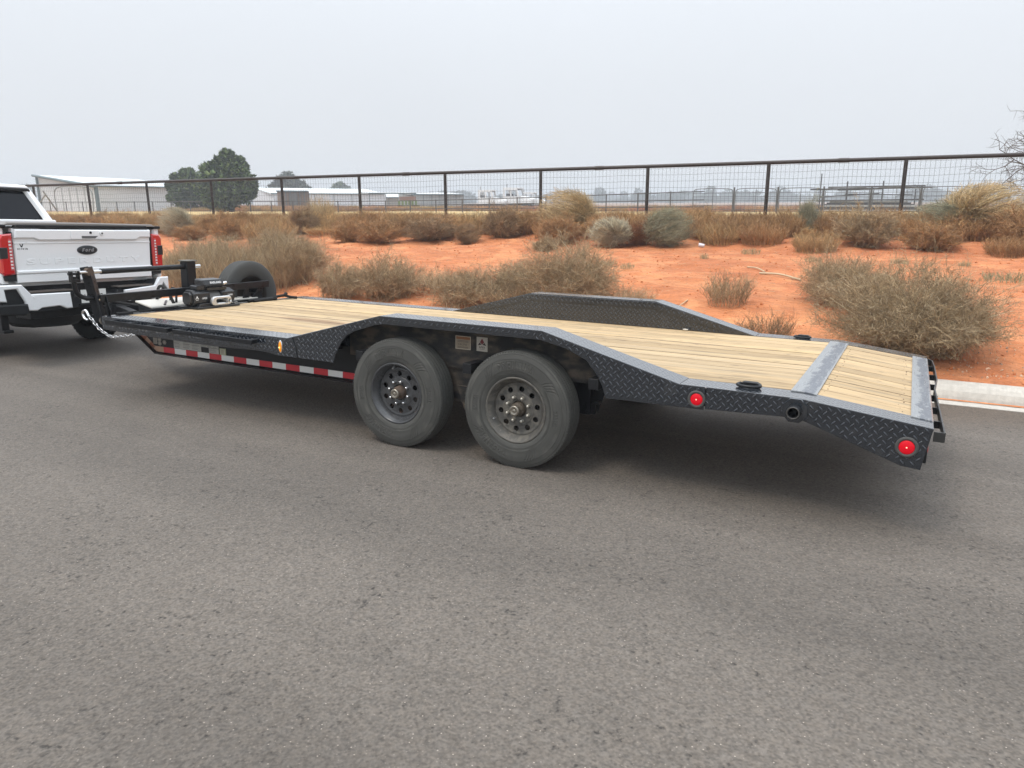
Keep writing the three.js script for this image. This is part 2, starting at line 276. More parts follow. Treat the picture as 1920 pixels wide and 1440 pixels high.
// ---------------------------------------------------------------- flatbed trailer
const T = roadThing('flatbed_trailer', 0, 0, 'long black tandem-axle trailer with wooden plank deck and diamond plate sides', 'trailer', -0.006);
const DY = 0.69, W = 2.59, FW = 0.21;                             // deck height, overall width, fender width
const lugGeo = (() => { const g = new THREE.SphereGeometry(1, 8, 4, 0, Math.PI * 2, 0, Math.PI / 2); g.scale(0.0152, 0.003, 0.0042); return g; })();
const lugMat = phy(0.026, 0.031, 0.039, 0.24, { ior: 1.5, clearcoat: 1, clearcoatRoughness: 0.14 });
function lugs(parent, a0, a1, b0, b1, inside, place, ad, bd, p = 0.0325, hs = 1, lm = lugMat) {       // raised diamonds of tread plate on a flat face spanned by ad, bd
  const list = [], nrm = new THREE.Vector3().crossVectors(ad, bd), o = offOf(parent), m = new THREE.Matrix4(), R = rng(Math.round(a0 * 991 + b0 * 77) + 5);
  const h = p / Math.SQRT2;
  for (let j = 0, b = b0 + h * 0.5; b < b1; b += h, j++) for (let a = a0 + h * (j & 1 ? 1.5 : 0.5); a < a1; a += 2 * h) {
    if (!inside(a, b)) continue;
    const t = (j & 1 ? 1 : -1) * Math.PI / 4, x = ad.clone().multiplyScalar(Math.cos(t)).addScaledVector(bd, Math.sin(t)), z = x.clone().cross(nrm);
    const [u, y, v] = place(a, b), k = 0.95 + 0.1 * R();
    m.makeBasis(x.multiplyScalar(k), nrm.clone().multiplyScalar(hs), z).setPosition(u + o[0], y + o[1], -v + o[2]); list.push(m.clone());
  }
  const inst = new THREE.InstancedMesh(lugGeo, lm, list.length); list.forEach((q, i) => inst.setMatrixAt(i, q));
  inst.name = numbered('tread_lugs'); inst.userData.kind = 'stuff'; inst.castShadow = inst.receiveShadow = true; parent.add(inst); return inst;
}
const UX = new THREE.Vector3(1, 0, 0), UYv = new THREE.Vector3(0, 1, 0), UZ = new THREE.Vector3(0, 0, 1);
function inPoly(pts, a, b, inset = 0) {
  let c = false, dmin = 9;
  for (let i = 0, j = pts.length - 1; i < pts.length; j = i++) {
    const [xi, yi] = pts[i], [xj, yj] = pts[j];
    if ((yi > b) !== (yj > b) && a < (xj - xi) * (b - yi) / (yj - yi) + xi) c = !c;
    const t = clamp(((a - xi) * (xj - xi) + (b - yi) * (yj - yi)) / ((xj - xi) ** 2 + (yj - yi) ** 2)); dmin = Math.min(dmin, Math.hypot(a - xi - t * (xj - xi), b - yi - t * (yj - yi)));
  }
  return c && dmin > inset;
}
const FT = 0.928;                                                 // fender top
const topPath = [[-6.46, DY], [-4.2, DY], [-3.3, FT], [-2.02, FT], [-1.124, DY], [-0.458, DY - 0.003], [0.185, 0.612]];
// outer side skirts, front to rear, in (u, y)
const skirts = [
  ['side_plate', [[-6.46, DY], [-4.14, DY], [-4.125, 0.65], [-4.11, 0.62], [-4.1, 0.545], [-4.3, 0.545], [-4.45, 0.563], [-5.06, 0.55], [-6.1, 0.565], [-6.46, 0.575]]],
  ['fender_skirt', [[-4.13, DY + 0.015], [-3.3, FT], [-2.02, FT], [-1.124, DY], [-0.972, DY], [-0.972, 0.555], [-1.574, 0.548], [-1.6, 0.62], [-1.632, 0.677], [-1.71, 0.769], [-1.85, 0.83], [-2.027, 0.868], [-3.264, 0.871], [-3.35, 0.857], [-3.517, 0.803], [-3.6, 0.765], [-3.661, 0.7], [-3.71, 0.62], [-3.738, 0.545], [-4.085, 0.545], [-4.1, 0.62], [-4.115, 0.65]]],
  ['side_plate', [[-0.966, DY], [-0.458, DY - 0.003], [-0.458, 0.577], [-0.966, 0.56]]],
  ['side_plate', [[-0.454, DY - 0.003], [0.185, 0.612], [0.15, 0.388], [0.06, 0.396], [-0.454, 0.574]]],
];
for (const far of [false, true]) for (const [name, p] of skirts) {
  const v0 = far ? W - 0.006 : 0, m = mesh(name, EXT(p, v0, v0 + 0.006, 0.0015), M.tread, T);
  if (!far) lugs(m, Math.min(...p.map((q) => q[0])), Math.max(...p.map((q) => q[0])), 0.36, 0.96, (a, b) => inPoly(p, a, b, 0.009), (a, b) => [a, b, 0.0002], UX, UYv);
}
// top plates of rails, fenders and dovetail, with bent edges
for (const far of [false, true]) for (let i = 0; i < topPath.length - 1; i++) {
  const [ua, ya] = topPath[i], [ub, yb] = topPath[i + 1], isF = i >= 1 && i <= 3, w = isF ? FW : 0.204, va = far ? W - w : 0.008, vb = far ? W - 0.008 : w;
  const L = Math.hypot(ub - ua, yb - ya), d = new THREE.Vector3((ub - ua) / L, (yb - ya) / L, 0), n = [-d.y * 0.006, d.x * 0.006], e = i === 4 ? 0.004 : 0;
  const m = mesh(isF ? 'fender_top_plate' : 'rail_top_plate', EXT([[ua + e, ya - 0.0], [ub, yb], [ub - n[0], yb - n[1]], [ua + e - n[0], ya - n[1]]], va, vb), M.tread, T);
  lugs(m, 0.01, L - 0.01, va + 0.004, vb - 0.004, () => true, (a, b) => [ua + d.x * a, ya + d.y * a, b], d, new THREE.Vector3(0, 0, -1), 0.0325, 0.25);
}
// the bent edge between top and side: one rounded bead along the whole path
for (const v of [0.007, W - 0.007]) mesh('bent_edge', topPath.slice(0, -1).map(([ua, ya], i) => CYL([ua, ya - 0.007, v], [topPath[i + 1][0], topPath[i + 1][1] - 0.007, v], 0.0075, 0.0075, 10)), M.tread, T);
// inner walls of the drive-over fenders with a folded band along the top
const innerP = [[-4.2, DY - 0.05], [-4.2, DY], [-3.3, FT - 0.006], [-2.02, FT - 0.006], [-1.124, DY], [-1.124, DY - 0.05]];
const bandP = [[-4.2, DY], [-3.3, FT - 0.006], [-2.02, FT - 0.006], [-1.124, DY], [-1.34, DY], [-2.035, FT - 0.066], [-3.285, FT - 0.066], [-3.95, DY]];
for (const far of [false, true]) {
  const v0 = far ? W - FW : FW - 0.006, w = mesh('fender_inner_wall', EXT(innerP, v0, v0 + 0.006), M.tread, T);
  if (far) lugs(w, -4.2, -1.12, DY, FT - 0.066, (a, b) => inPoly(innerP, a, b, 0.014) && inPoly([[-4.1, DY - 0.02], [-3.285, FT - 0.08], [-2.035, FT - 0.08], [-1.28, DY - 0.02]], a, b), (a, b) => [a, b, v0 - 0.0002], UX, UYv);
  const b = mesh('folded_band', EXT(bandP, far ? v0 - 0.009 : v0 + 0.007, far ? v0 - 0.001 : v0 + 0.015, 0.002), M.tread, T);
  if (far) lugs(b, -4.2, -1.12, DY, FT, (a, c) => inPoly(bandP, a, c, 0.012), (a, c) => [a, c, v0 - 0.0092], UX, UYv);
}
// deck planks
const woodTex = (seed0, stain) => colorTex(2048, 512, (i, j) => {              // four boards, one above the other, each with its own grain and grimy edges
  const row = j >> 7, seed = seed0 + row * 31, ly = ((j & 127) + 0.5) / 128, ed = Math.min(ly, 1 - ly) * 178;
  const warp = 16 * (fbm(i / 256, j / 64, 8, 8, 3, seed) - 0.5), g = fbm(i / 220, (j + warp) / 3.2, 9, 160, 4, seed + 1), fine = fbm(i / 40, j / 1.5, 51, 341, 2, seed + 2), big = fbm(i / 300, j / 40, 6, 12, 4, seed + 3);
  const ck = Math.max(0, vn(i / 90, j / 2.2, 22, 232, seed + 7) - 0.86) * 9 * sstep(0.45, 0.7, vn(i / 150, j / 14, 13, 36, seed + 8));
  let k = 0.86 + 0.5 * (g - 0.5) + 0.26 * (fine - 0.5) + 0.3 * (big - 0.5) + 0.16 * (hash(row, 3, seed0) - 0.5); k *= 1 - 0.65 * Math.min(1, ck);
  const gr0 = 1 - sstep(1.5, 4 + 7 * vn(i / 26, row * 2 + (ly > 0.5 ? 1 : 0), 79, 8, seed + 21), ed); k *= 1 - 0.68 * gr0 * (0.55 + 0.45 * vn(i / 9, j / 3, 227, 170, seed + 22));
  const kc = Math.floor(i / 256), kx = (kc + 0.25 + 0.5 * hash(kc, row, seed + 41)) * 256, ky = (row + 0.25 + 0.5 * hash(kc, row, seed + 42)) * 128, kr = Math.hypot((i - kx) / 9, (j - ky) / 7);
  if (hash(kc, row, seed + 43) > 0.45) k *= 1 - 0.5 * (1 - sstep(0.5, 1.15, kr)) - 0.16 * (kr < 3 ? 0.5 + 0.5 * Math.cos(kr * 7) : 0) * (1 - sstep(1.2, 3, kr));
  k *= 1 - 0.2 * sstep(0.56, 0.72, fbm(i / 120, j / 30, 17, 17, 5, seed + 51));
  const grey = sstep(0.5, 0.75, fbm(i / 170, j / 22, 12, 23, 4, seed + 11)) * 0.55, gr = sstep(0.55, 0.8, fbm(i / 400, j / 60, 5, 8, 3, seed + 14)) * 0.5;
  let r = 0.53, gg = 0.382, b = 0.215; r = lerp(r, 0.36, grey); gg = lerp(gg, 0.29, grey); b = lerp(b, 0.19, grey); r = lerp(r, 0.52, gr); b = lerp(b, 0.19, gr);
  if (stain) { const x = i / 2048 * 8, y = j / 512 * 0.73, e = Math.hypot((x - 1.75) / 0.75, (y - 0.365 + 0.09 * (x - 1.75)) / 0.12) + 0.9 * (fbm(i / 80, j / 20, 25, 25, 4, 77) - 0.5), s = 0.62 * (1 - sstep(0.45, 1.05, e)); r = lerp(r, 0.2, s); gg = lerp(gg, 0.105, s); b = lerp(b, 0.05, s); }
  return [r * k, gg * k, b * k];
}, 1);
const woodBump = greyTex(2048, 512, (i, j) => 0.7 * fbm(i / 220, j / 3.2, 9, 160, 4, 12) + 0.3 * fbm(i / 40, j / 1.6, 51, 320, 2, 13), 1);
const woodMats = [woodTex(101), woodTex(211)].flatMap((map, k) => [[1.0, 0.98, 0.95], [0.88, 0.86, 0.82], [1.04, 1.02, 0.98]].map((c) => { const m = new THREE.MeshStandardMaterial({ map, bumpMap: woodBump, bumpScale: 0.0016, roughness: 0.78 }); m.color.setRGB(...c); return m; }));
const stainMat = new THREE.MeshStandardMaterial({ map: woodTex(101, true), bumpMap: woodBump, bumpScale: 0.0016, roughness: 0.75 });
{
  const R = rng(77), n = 12, va = 0.208, vb = W - 0.208, pw = (vb - va) / n;
  const plank = (ua, ub, k, slope, mat, fixed) => {
    const L = ub - ua, h = 0.038, w = pw - 0.009 - 0.004 * R(), g = new RoundedBoxGeometry(L, h, w, 1, 0.005), o = [R() * 4], row = fixed ? k - 2 : Math.floor(R() * 4);
    const p = g.attributes.position, uv = new Float32Array(p.count * 2), v0 = va + (k + 0.5) * pw;
    for (let i = 0; i < p.count; i++) { const x = p.getX(i), z = p.getZ(i); uv[2 * i] = fixed ? ((ua + ub) / 2 + x + 6.5) / 8 : (x + o[0]) / 4; uv[2 * i + 1] = (row + 0.5 - z / w * 0.98) / 4; }
    g.setAttribute('uv', new THREE.BufferAttribute(uv, 2));
    if (slope) g.rotateZ(slope); g.rotateX((R() - 0.5) * 0.006); g.translate((ua + ub) / 2, 0, -v0);
    return [g, mat];
  };
  for (let k = 0; k < n; k++) {
    const st = k >= 2 && k <= 5;
    const [g, m] = plank(-6.4, -0.525 + 0.004 * R(), k, 0, st ? stainMat : woodMats[(k * 5 + 1) % 6], st); g.translate(0, DY - 0.019 - 0.005 + 0.005 * R(), 0);
    mesh('deck_plank', g, m, T, true);
  }
  const a = Math.atan2(0.612 - (DY - 0.003), 0.643);
  for (let k = 0; k < n; k++) { const [g, m] = plank(-0.4, 0.088, k, a, woodMats[(k * 7 + 2) % 6]); g.translate(0, DY - 0.003 + (0.302 / 0.643) * (0.612 - DY + 0.003) - 0.023 + 0.003 * R(), 0); mesh('dovetail_plank', g, m, T, true); }
  const heads = [];
  for (let k = 0; k < n; k++) for (const [u, s] of [[-0.36, a], [0.03, a]]) for (const f of [0.25, 0.75]) {
    const y = s ? DY - 0.003 + (u + 0.458) / 0.643 * (0.612 - DY + 0.003) - 0.0025 : DY - 0.003; heads.push(new THREE.CylinderGeometry(0.0032, 0.0032, 0.004, 8).rotateZ(s).translate(u + (R() - .5) * .03, y, -(va + (k + f) * pw)));
  }
  const sc = mesh('screw_heads', heads, M.rust, T); sc.userData.kind = 'stuff';
}
// worn flat steel straps across the deck
const wornSteel = colorTex(512, 1024, (i, j) => {
  const e = 0.5 + 0.34 * Math.sin(j / 1024 * Math.PI * 6 + 1), jag = vn(j / 7, 3, 146, 8, 8) * 0.28 + vn(j / 30, 5, 34, 8, 9) * 0.3, x = i / 512, k = (x < 0.18 + jag * 0.75 || x > 0.93 - jag * 0.2 * e) || fbm(i / 50, j / 9, 10, 113, 4, 12) > 0.66;
  const n = 0.85 + 0.3 * fbm(i / 30, j / 10, 17, 102, 4, 5); return k ? [0.27 * n, 0.28 * n, 0.285 * n] : [0.13 * n, 0.14 * n, 0.16 * n];
}, 1);
const strapMat = new THREE.MeshStandardMaterial({ map: wornSteel, roughness: 0.5, metalness: 0.15, roughnessMap: grainRough });
{
  const slabUV = (g, u0, du, v0, dv) => { const p = g.attributes.position, uv = new Float32Array(p.count * 2); for (let i = 0; i < p.count; i++) { uv[2 * i] = (p.getX(i) - u0) / du; uv[2 * i + 1] = (-p.getZ(i) - v0) / dv; } g.setAttribute('uv', new THREE.BufferAttribute(uv, 2)); return g; };
  const sl = (0.612 - DY + 0.003) / 0.643, yb = (u) => DY - 0.003 + (u + 0.458) * sl + 0.0055;
  mesh('break_strap', slabUV(EXT([[-0.53, DY + 0.0045], [-0.458, DY + 0.004], [-0.392, yb(-0.392)], [-0.392, yb(-0.392) - 0.006], [-0.458, DY - 0.002], [-0.53, DY - 0.0015]], 0.17, W - 0.17), -0.53, 0.14, 0, 2.3), strapMat, T, true);
  mesh('rear_strap', slabUV(EXT([[0.08, yb(0.08)], [0.18, yb(0.18)], [0.187, yb(0.187) - 0.006], [0.187, yb(0.187) - 0.05], [0.18, yb(0.18) - 0.05], [0.178, yb(0.178) - 0.008], [0.08, yb(0.08) - 0.006]], 0.16, W - 0.16), 0.075, 0.115, 0.7, 2.3), strapMat, T, true);
  mesh('front_strap', slabUV(EXT([[-6.465, DY + 0.003], [-6.385, DY + 0.003], [-6.385, DY - 0.004], [-6.458, DY - 0.004], [-6.458, 0.58], [-6.465, 0.58]], 0.008, W - 0.008), -6.6, 0.5, 0, 2.3), M.tread, T, true);
}
// chassis below
const beamP = [[-6.46, 0.66], [-1.0, 0.66], [0.1, 0.575], [0.1, 0.45], [-0.6, 0.5], [-1.7, 0.5], [-1.75, 0.36], [-1.95, 0.335], [-6.17, 0.345], [-6.24, 0.36], [-6.46, 0.52]];
for (const v of [0.33, W - 0.34]) mesh('main_beam', EXT(beamP, v, v + 0.01, 0.002), M.frame, T);
for (const v of [0.31, W - 0.36]) mesh('beam_flange', [BAR([-6.17, 0.339, v + 0.025], [-1.95, 0.329, v + 0.025], 0.1, 0.008), BAR([-6.46, 0.515, v + 0.025], [-6.17, 0.34, v + 0.025], 0.09, 0.008)], M.frame, T);
for (let k = 0; k < 13; k++) { const u = -6.3 + k * 0.46; mesh('cross_member', B(u, u + 0.07, 0.585, 0.655, 0.02, W - 0.02, 0.005), M.frame, T); }
mesh('rear_cross_member', [B(0.1, 0.172, 0.42, 0.575, 0.02, W - 0.02, 0.006)], M.black, T);
for (const v of [0.198, W - 0.203]) mesh('wheel_well_liner', EXT([[-3.74, 0.58], [-1.6, 0.58], [-1.6, 0.78], [-2.02, 0.91], [-3.3, 0.91], [-3.74, 0.78]], v, v + 0.005), M.frameDust, T);
mesh('frame_plate', B(-2.95, -2.35, 0.33, 0.75, 0.226, 0.25, 0.004), M.frameDust, T);
mesh('spring_hanger', [EXT([[-2.78, 0.45], [-2.6, 0.45], [-2.62, 0.3], [-2.72, 0.28]], 0.21, 0.226, 0.003), CYL([-2.7, 0.38, 0.19], [-2.7, 0.38, 0.3], 0.025)], M.frameDust, T);
for (const u of [-3.175, -2.205]) mesh('axle', CYL([u, 0.375, 0.1], [u, 0.375, W - 0.1], 0.045), M.frame, T);
for (const u of [-3.175, -2.205]) for (const v of [0.27, W - 0.33]) mesh('leaf_spring', TUBE([[u - 0.42, 0.43, v + 0.03], [u, 0.33, v + 0.03], [u + 0.42, 0.43, v + 0.03]], 0.028, 12, 6), M.frameDust, T);
mesh('support_leg', [B(-1.86, -1.78, 0.355, 0.64, 0.27, 0.33, 0.004), B(-1.78, -1.745, 0.36, 0.43, 0.28, 0.31, 0.004), B(-1.77, -1.72, 0.43, 0.45, 0.275, 0.315, 0.003)], M.black, T);
// rub rail standing off the front side plate on spacers
for (const [a, b] of [[-6.31, -5.48], [-5.42, -4.5]]) {
  const y = (u) => lerp(0.66, 0.637, (u + 6.36) / 1.86);
  const r = mesh('rub_rail', EXT([[a, y(a) - 0.019], [b, y(b) - 0.019], [b, y(b) + 0.019], [a, y(a) + 0.019]], -0.075, -0.063, 0.0025), M.black, T);
  for (let k = 0; k < 4; k++) { const u = lerp(a + 0.01, b - 0.07, k / 3); mesh('spacer', B(u, u + 0.06, y(u) - 0.014, y(u) + 0.016, -0.064, 0.002, 0.002), M.black, r); }
}
// reflective tape along the beam
for (let k = 0; k < 18; k++) {
  const a = -6.235 + k * 0.1535, b = Math.min(a + 0.153, -3.3); if (a > -3.35) break;
  mesh('reflective_tape', EXT([[a, 0.352], [b, 0.351], [b, 0.402], [a, 0.402]], 0.3275, 0.3295), k % 2 ? M.tapeRed : k ? M.tapeWhite : M.tapeTan, T);
}
for (const [k, mt] of [[0, M.tapeRust], [1, M.tapeTan], [2, M.tapeRust], [3, M.tapeTan]]) {
  const a = [-6.238, 0.365], b = [-6.455, 0.522], P = (t, s) => [lerp(a[0], b[0], t) + s * 0.04, lerp(a[1], b[1], t) + s * 0.035]; mesh('reflective_tape', EXT([P(k / 4, 0), P((k + 0.97) / 4, 0), P((k + 0.97) / 4, 1), P(k / 4, 1)], 0.3275, 0.3295), mt, T);
}
// stickers and plates
function decal(name, tex, u0, u1, y0, y1, v, parent = T, rough = 0.6) {
  const g = new THREE.BoxGeometry(u1 - u0, y1 - y0, 0.002); g.translate((u0 + u1) / 2, (y0 + y1) / 2, -v);
  const p = g.attributes.position, uv = g.attributes.uv; for (let i = 0; i < p.count; i++) uv.setXY(i, (p.getX(i) - u0) / (u1 - u0), (p.getY(i) - y0) / (y1 - y0));
  return mesh(name, g, new THREE.MeshStandardMaterial({ map: tex, roughness: rough }), parent, true);
}
const speck = (c, w, h, n, col, seed) => { const R = rng(seed); c.fillStyle = col; for (let i = 0; i < n; i++) c.fillRect(R() * w, R() * h, 1 + R() * 3, 1 + R() * 3); };
decal('round_stickers', canvasTex(256, 128, (c, w, h) => {
  c.fillStyle = '#1a1b1d'; c.fillRect(0, 0, w, h); c.fillStyle = '#9b958a'; c.fillRect(2, 12, 74, 96); for (const [x, y, r] of [[120, 32, 34], [122, 92, 34], [212, 66, 34]]) { c.beginPath(); c.arc(x, y, r, 0, 7); c.fill(); }
  c.strokeStyle = '#4a463f'; c.lineWidth = 4; for (const [x, y, r] of [[120, 32, 24], [122, 92, 24], [212, 66, 24]]) { c.beginPath(); c.arc(x, y, r, 0, 7); c.stroke(); } c.fillStyle = '#55504a'; for (let k = 0; k < 6; k++) c.fillRect(10, 22 + k * 14, 56, 5); speck(c, w, h, 300, 'rgba(60,45,35,.5)', 4);
}), -6.22, -6.03, 0.41, 0.485, 0.328);
const paperLabel = (seed, cols) => canvasTex(512, 256, (c, w, h) => { c.fillStyle = '#b9b7b0'; c.fillRect(0, 0, w, h); const R = rng(seed); for (let k = 0; k < cols; k++) { const x = 12 + k * (w - 16) / cols, cw = (w - 40) / cols; c.fillStyle = '#6b6a66'; for (let l = 0; l < 9; l++) c.fillRect(x, 18 + l * 25, cw * (0.55 + 0.35 * R()), l % 4 === 3 ? 12 : 5); } speck(c, w, h, 500, 'rgba(90,75,60,.4)', seed); });
decal('warning_label', paperLabel(3, 3), -5.935, -5.57, 0.405, 0.487, 0.3285);
decal('warning_label', paperLabel(5, 3), -5.565, -5.345, 0.452, 0.48, 0.3282);
decal('white_label', paperLabel(9, 1), -5.47, -5.345, 0.403, 0.449, 0.3285);
decal('small_label', canvasTex(128, 128, (c, w, h) => { c.fillStyle = '#c4c2ae'; c.fillRect(0, 0, w, h); c.strokeStyle = '#7d8a4a'; c.lineWidth = 7; c.strokeRect(6, 6, w - 12, h - 12); c.fillStyle = '#8a7a5e'; for (let k = 0; k < 4; k++) c.fillRect(24, 30 + k * 20, 60, 8); }), -5.335, -5.255, 0.402, 0.462, 0.3284);
decal('rating_plate', canvasTex(256, 200, (c, w, h) => { c.fillStyle = '#8f8371'; c.fillRect(0, 0, w, h); c.fillStyle = '#8a5a35'; c.fillRect(12, 10, w - 24, 40); c.strokeStyle = '#b5ab9a'; c.lineWidth = 9; c.strokeRect(5, 5, w - 10, h - 10); c.fillStyle = '#5d5346'; c.font = 'bold 44px sans-serif'; c.fillText('CALIFO', 40, 142); for (const y of [66, 84, 158, 172]) c.fillRect(36, y, 180, 7); speck(c, w, h, 700, 'rgba(90,65,45,.45)', 2); }), -2.785, -2.66, 0.716, 0.81, 0.1965);
decal('maker_sticker', canvasTex(200, 256, (c, w, h) => {
  c.fillStyle = '#b0a99d'; c.fillRect(0, 0, w, h); const tri = (p, f) => { c.fillStyle = f; c.beginPath(); p.forEach(([x, y], i) => i ? c.lineTo(x, y) : c.moveTo(x, y)); c.fill(); };
  tri([[100, 22], [140, 92], [100, 132], [60, 92]], '#6e1c22'); tri([[56, 98], [92, 134], [24, 150]], '#2a1618'); tri([[144, 98], [176, 150], [108, 134]], '#2a1618');
  c.fillStyle = '#3a3330'; c.font = 'bold 46px sans-serif'; c.textAlign = 'center'; c.fillText('APEX', 100, 198); c.font = 'bold 17px sans-serif'; c.fillText('EQUIPMENT', 100, 222); speck(c, w, h, 500, 'rgba(90,65,45,.45)', 8);
}), -2.612, -2.525, 0.716, 0.815, 0.1965);
// side lamps
function roundLamp(u, y, r) {
  const ring = mesh('lamp_grommet', [new THREE.TorusGeometry(r * 1.28, r * 0.26, 10, 32).translate(u, y, 0.003), new THREE.CylinderGeometry(r * 1.35, r * 1.35, 0.008, 32).rotateX(Math.PI / 2).translate(u, y, 0.0)], M.grommet, T);
  const pts = []; for (let k = 0; k <= 8; k++) pts.push(new THREE.Vector2(Math.sin(k / 8 * 1.4) * r * 1.05, Math.cos(k / 8 * 1.4) * r * 0.28));
  const lens = mesh('red_lens', new THREE.LatheGeometry(pts, 28).rotateX(Math.PI / 2).translate(u, y, 0.004), M.redLens, ring);
  mesh('bulb', [new THREE.SphereGeometry(r * 0.11, 8, 6).translate(u, y, 0.004 + r * 0.26), new THREE.TorusGeometry(r * 0.26, r * 0.03, 6, 16).translate(u, y, 0.003 + r * 0.25)], M.redGlow, ring);
  return ring;
}
roundLamp(-1.016, 0.613, 0.034); roundLamp(0.076, 0.5, 0.036);
{
  const a = mesh('marker_lamp_base', new THREE.SphereGeometry(1, 20, 10).scale(0.02, 0.052, 0.005).translate(-4.264, 0.617, 0.002), M.chrome, T);
  mesh('amber_lens', new THREE.SphereGeometry(1, 20, 10).scale(0.0145, 0.043, 0.011).translate(-4.264, 0.617, 0.004), M.amberLens, a); mesh('bulb', new THREE.SphereGeometry(0.007, 8, 6).translate(-4.264, 0.612, 0.013), M.amberGlow, a);
}
// round pipe socket with an eight-sided collar, D-rings, rear ramp bar
{
  const c = mesh('socket_collar', new THREE.CylinderGeometry(0.07, 0.074, 0.014, 8).rotateX(Math.PI / 2).rotateZ(0.39).translate(-0.479, 0.62, 0.007), M.tread, T);
  mesh('pipe_socket', new THREE.LatheGeometry([[0.03, 0], [0.036, 0], [0.036, 0.07], [0.03, 0.072], [0.024, 0.07], [0.024, 0.01], [0, 0.009]].map((p) => new THREE.Vector2(...p)), 24).rotateX(Math.PI / 2).translate(-0.479, 0.62, 0.008), M.black, c);
  mesh('pipe_lip', new THREE.TorusGeometry(0.031, 0.0035, 8, 24).translate(-0.479, 0.62, 0.0795), std(0.07, 0.066, 0.06, 0.45, 0.4), c);
  for (const v of [0.17, W - 0.08]) {
    const s = v > 1 ? 0.95 : 1, b = mesh('d_ring_bracket', [EXT([[-0.81, DY], [-0.7, DY], [-0.705, DY + 0.018], [-0.72, DY + 0.025], [-0.79, DY + 0.025], [-0.805, DY + 0.018]], v - 0.01, v + 0.035, 0.003)], M.frame, T);
    mesh('d_ring', TUBE([[-0.7, DY + 0.014, v], [-0.692, DY + 0.013, v - 0.045], [-0.72, DY + 0.012, v - 0.075], [-0.755, DY + 0.012, v - 0.082], [-0.79, DY + 0.012, v - 0.075], [-0.818, DY + 0.013, v - 0.045], [-0.81, DY + 0.014, v]], 0.0095 * s, 30, 8), M.frame, b);
  }
  const yr = 0.597, path = [[0.187, 0.01], [0.236, 0.01], [0.228, 0.55], [0.215, 1.25], [0.228, 1.5], [0.236, 1.62], [0.232, 2.2], [0.222, 2.5], [0.187, 2.585]];
  mesh('ramp_bar', path.slice(0, -1).map(([u, v], i) => BAR([u, yr - 0.026, v], [path[i + 1][0], yr - 0.026, path[i + 1][1]], 0.009, 0.052, 0.002)), std(0.035, 0.035, 0.034, 0.5, 0.3, { roughnessMap: grainRough }), T);
  for (const v of [0.35, 0.72, 1.1, 1.5, 1.9, 2.3]) mesh('ramp_bar_bracket', B(0.185, 0.232, yr - 0.06, yr - 0.02, v, v + 0.012, 0.002), M.black, T);
  for (const v of [0.16, W - 0.16]) mesh('tail_lamp', new THREE.SphereGeometry(1, 16, 8).scale(0.012, 0.03, 0.055).translate(0.168, 0.465, -v), M.redLens, T);
}
// ---- wheels: axis along z, outer face towards +z
const sidewallBump = canvasTex(2048, 256, (c, w, h) => {
  c.fillStyle = '#777'; c.fillRect(0, 0, w, h); c.save(); c.translate(w, 0); c.scale(-1, 1);
  c.strokeStyle = '#bbb'; c.lineWidth = 3; for (const y of [70, 196, 206, 24]) { c.beginPath(); c.moveTo(0, y); c.lineTo(w, y); c.stroke(); }
  c.fillStyle = '#c8c8c8'; c.textAlign = 'center'; c.font = 'bold 62px sans-serif'; c.fillText('PREMIUM', w * 0.5, 150); c.fillText('PREMIUM', w * 0.02 + 160, 150); c.font = 'bold 34px sans-serif'; c.fillText('RADIAL', w * 0.26, 140); c.fillText('RADIAL', w * 0.76, 140); c.font = '22px sans-serif'; c.fillText('ST235/80R16', w * 0.88, 180); c.fillText('ST235/80R16', w * 0.38, 180);
  c.strokeStyle = '#a8a8a8'; c.lineWidth = 7; for (const x of [0.36, 0.62, 0.9, 0.12]) for (let k = 0; k < 4; k++) { c.beginPath(); c.moveTo(w * x + k * 17, 188); c.quadraticCurveTo(w * x + 14 + k * 22, 120, w * x + 60 + k * 26, 84); c.stroke(); }
  c.restore();
}, false);
const sidewallMap = colorTex(1024, 256, (i, j) => { const n = fbm(i / 40, j / 14, 25, 18, 5, 41), f = hash(i, j, 2), k = 0.8 + 0.42 * (n - 0.5) + 0.1 * (f - 0.5), d = sstep(0.5, 0.8, fbm(i / 64, j / 30, 16, 8, 4, 43)) * 0.03; return [0.066 * k + d, 0.065 * k + d * 0.95, 0.058 * k + d * 0.8]; }, [1, 1]);
const sidewallMat = new THREE.MeshStandardMaterial({ map: sidewallMap, bumpMap: sidewallBump, bumpScale: 0.018, roughness: 0.8 });
const treadRubber = new THREE.MeshStandardMaterial({ map: colorTex(512, 512, (i, j) => { const k = 0.85 + 0.5 * (fbm(i / 16, j / 16, 32, 32, 4, 9) - 0.5) + 0.15 * hash(i, j, 3); return [0.058 * k, 0.058 * k, 0.052 * k]; }, 3), roughness: 0.9 });
const Lt = (pts, seg = 72) => new THREE.LatheGeometry(pts.map((p) => new THREE.Vector2(...p)), seg).rotateX(Math.PI / 2);
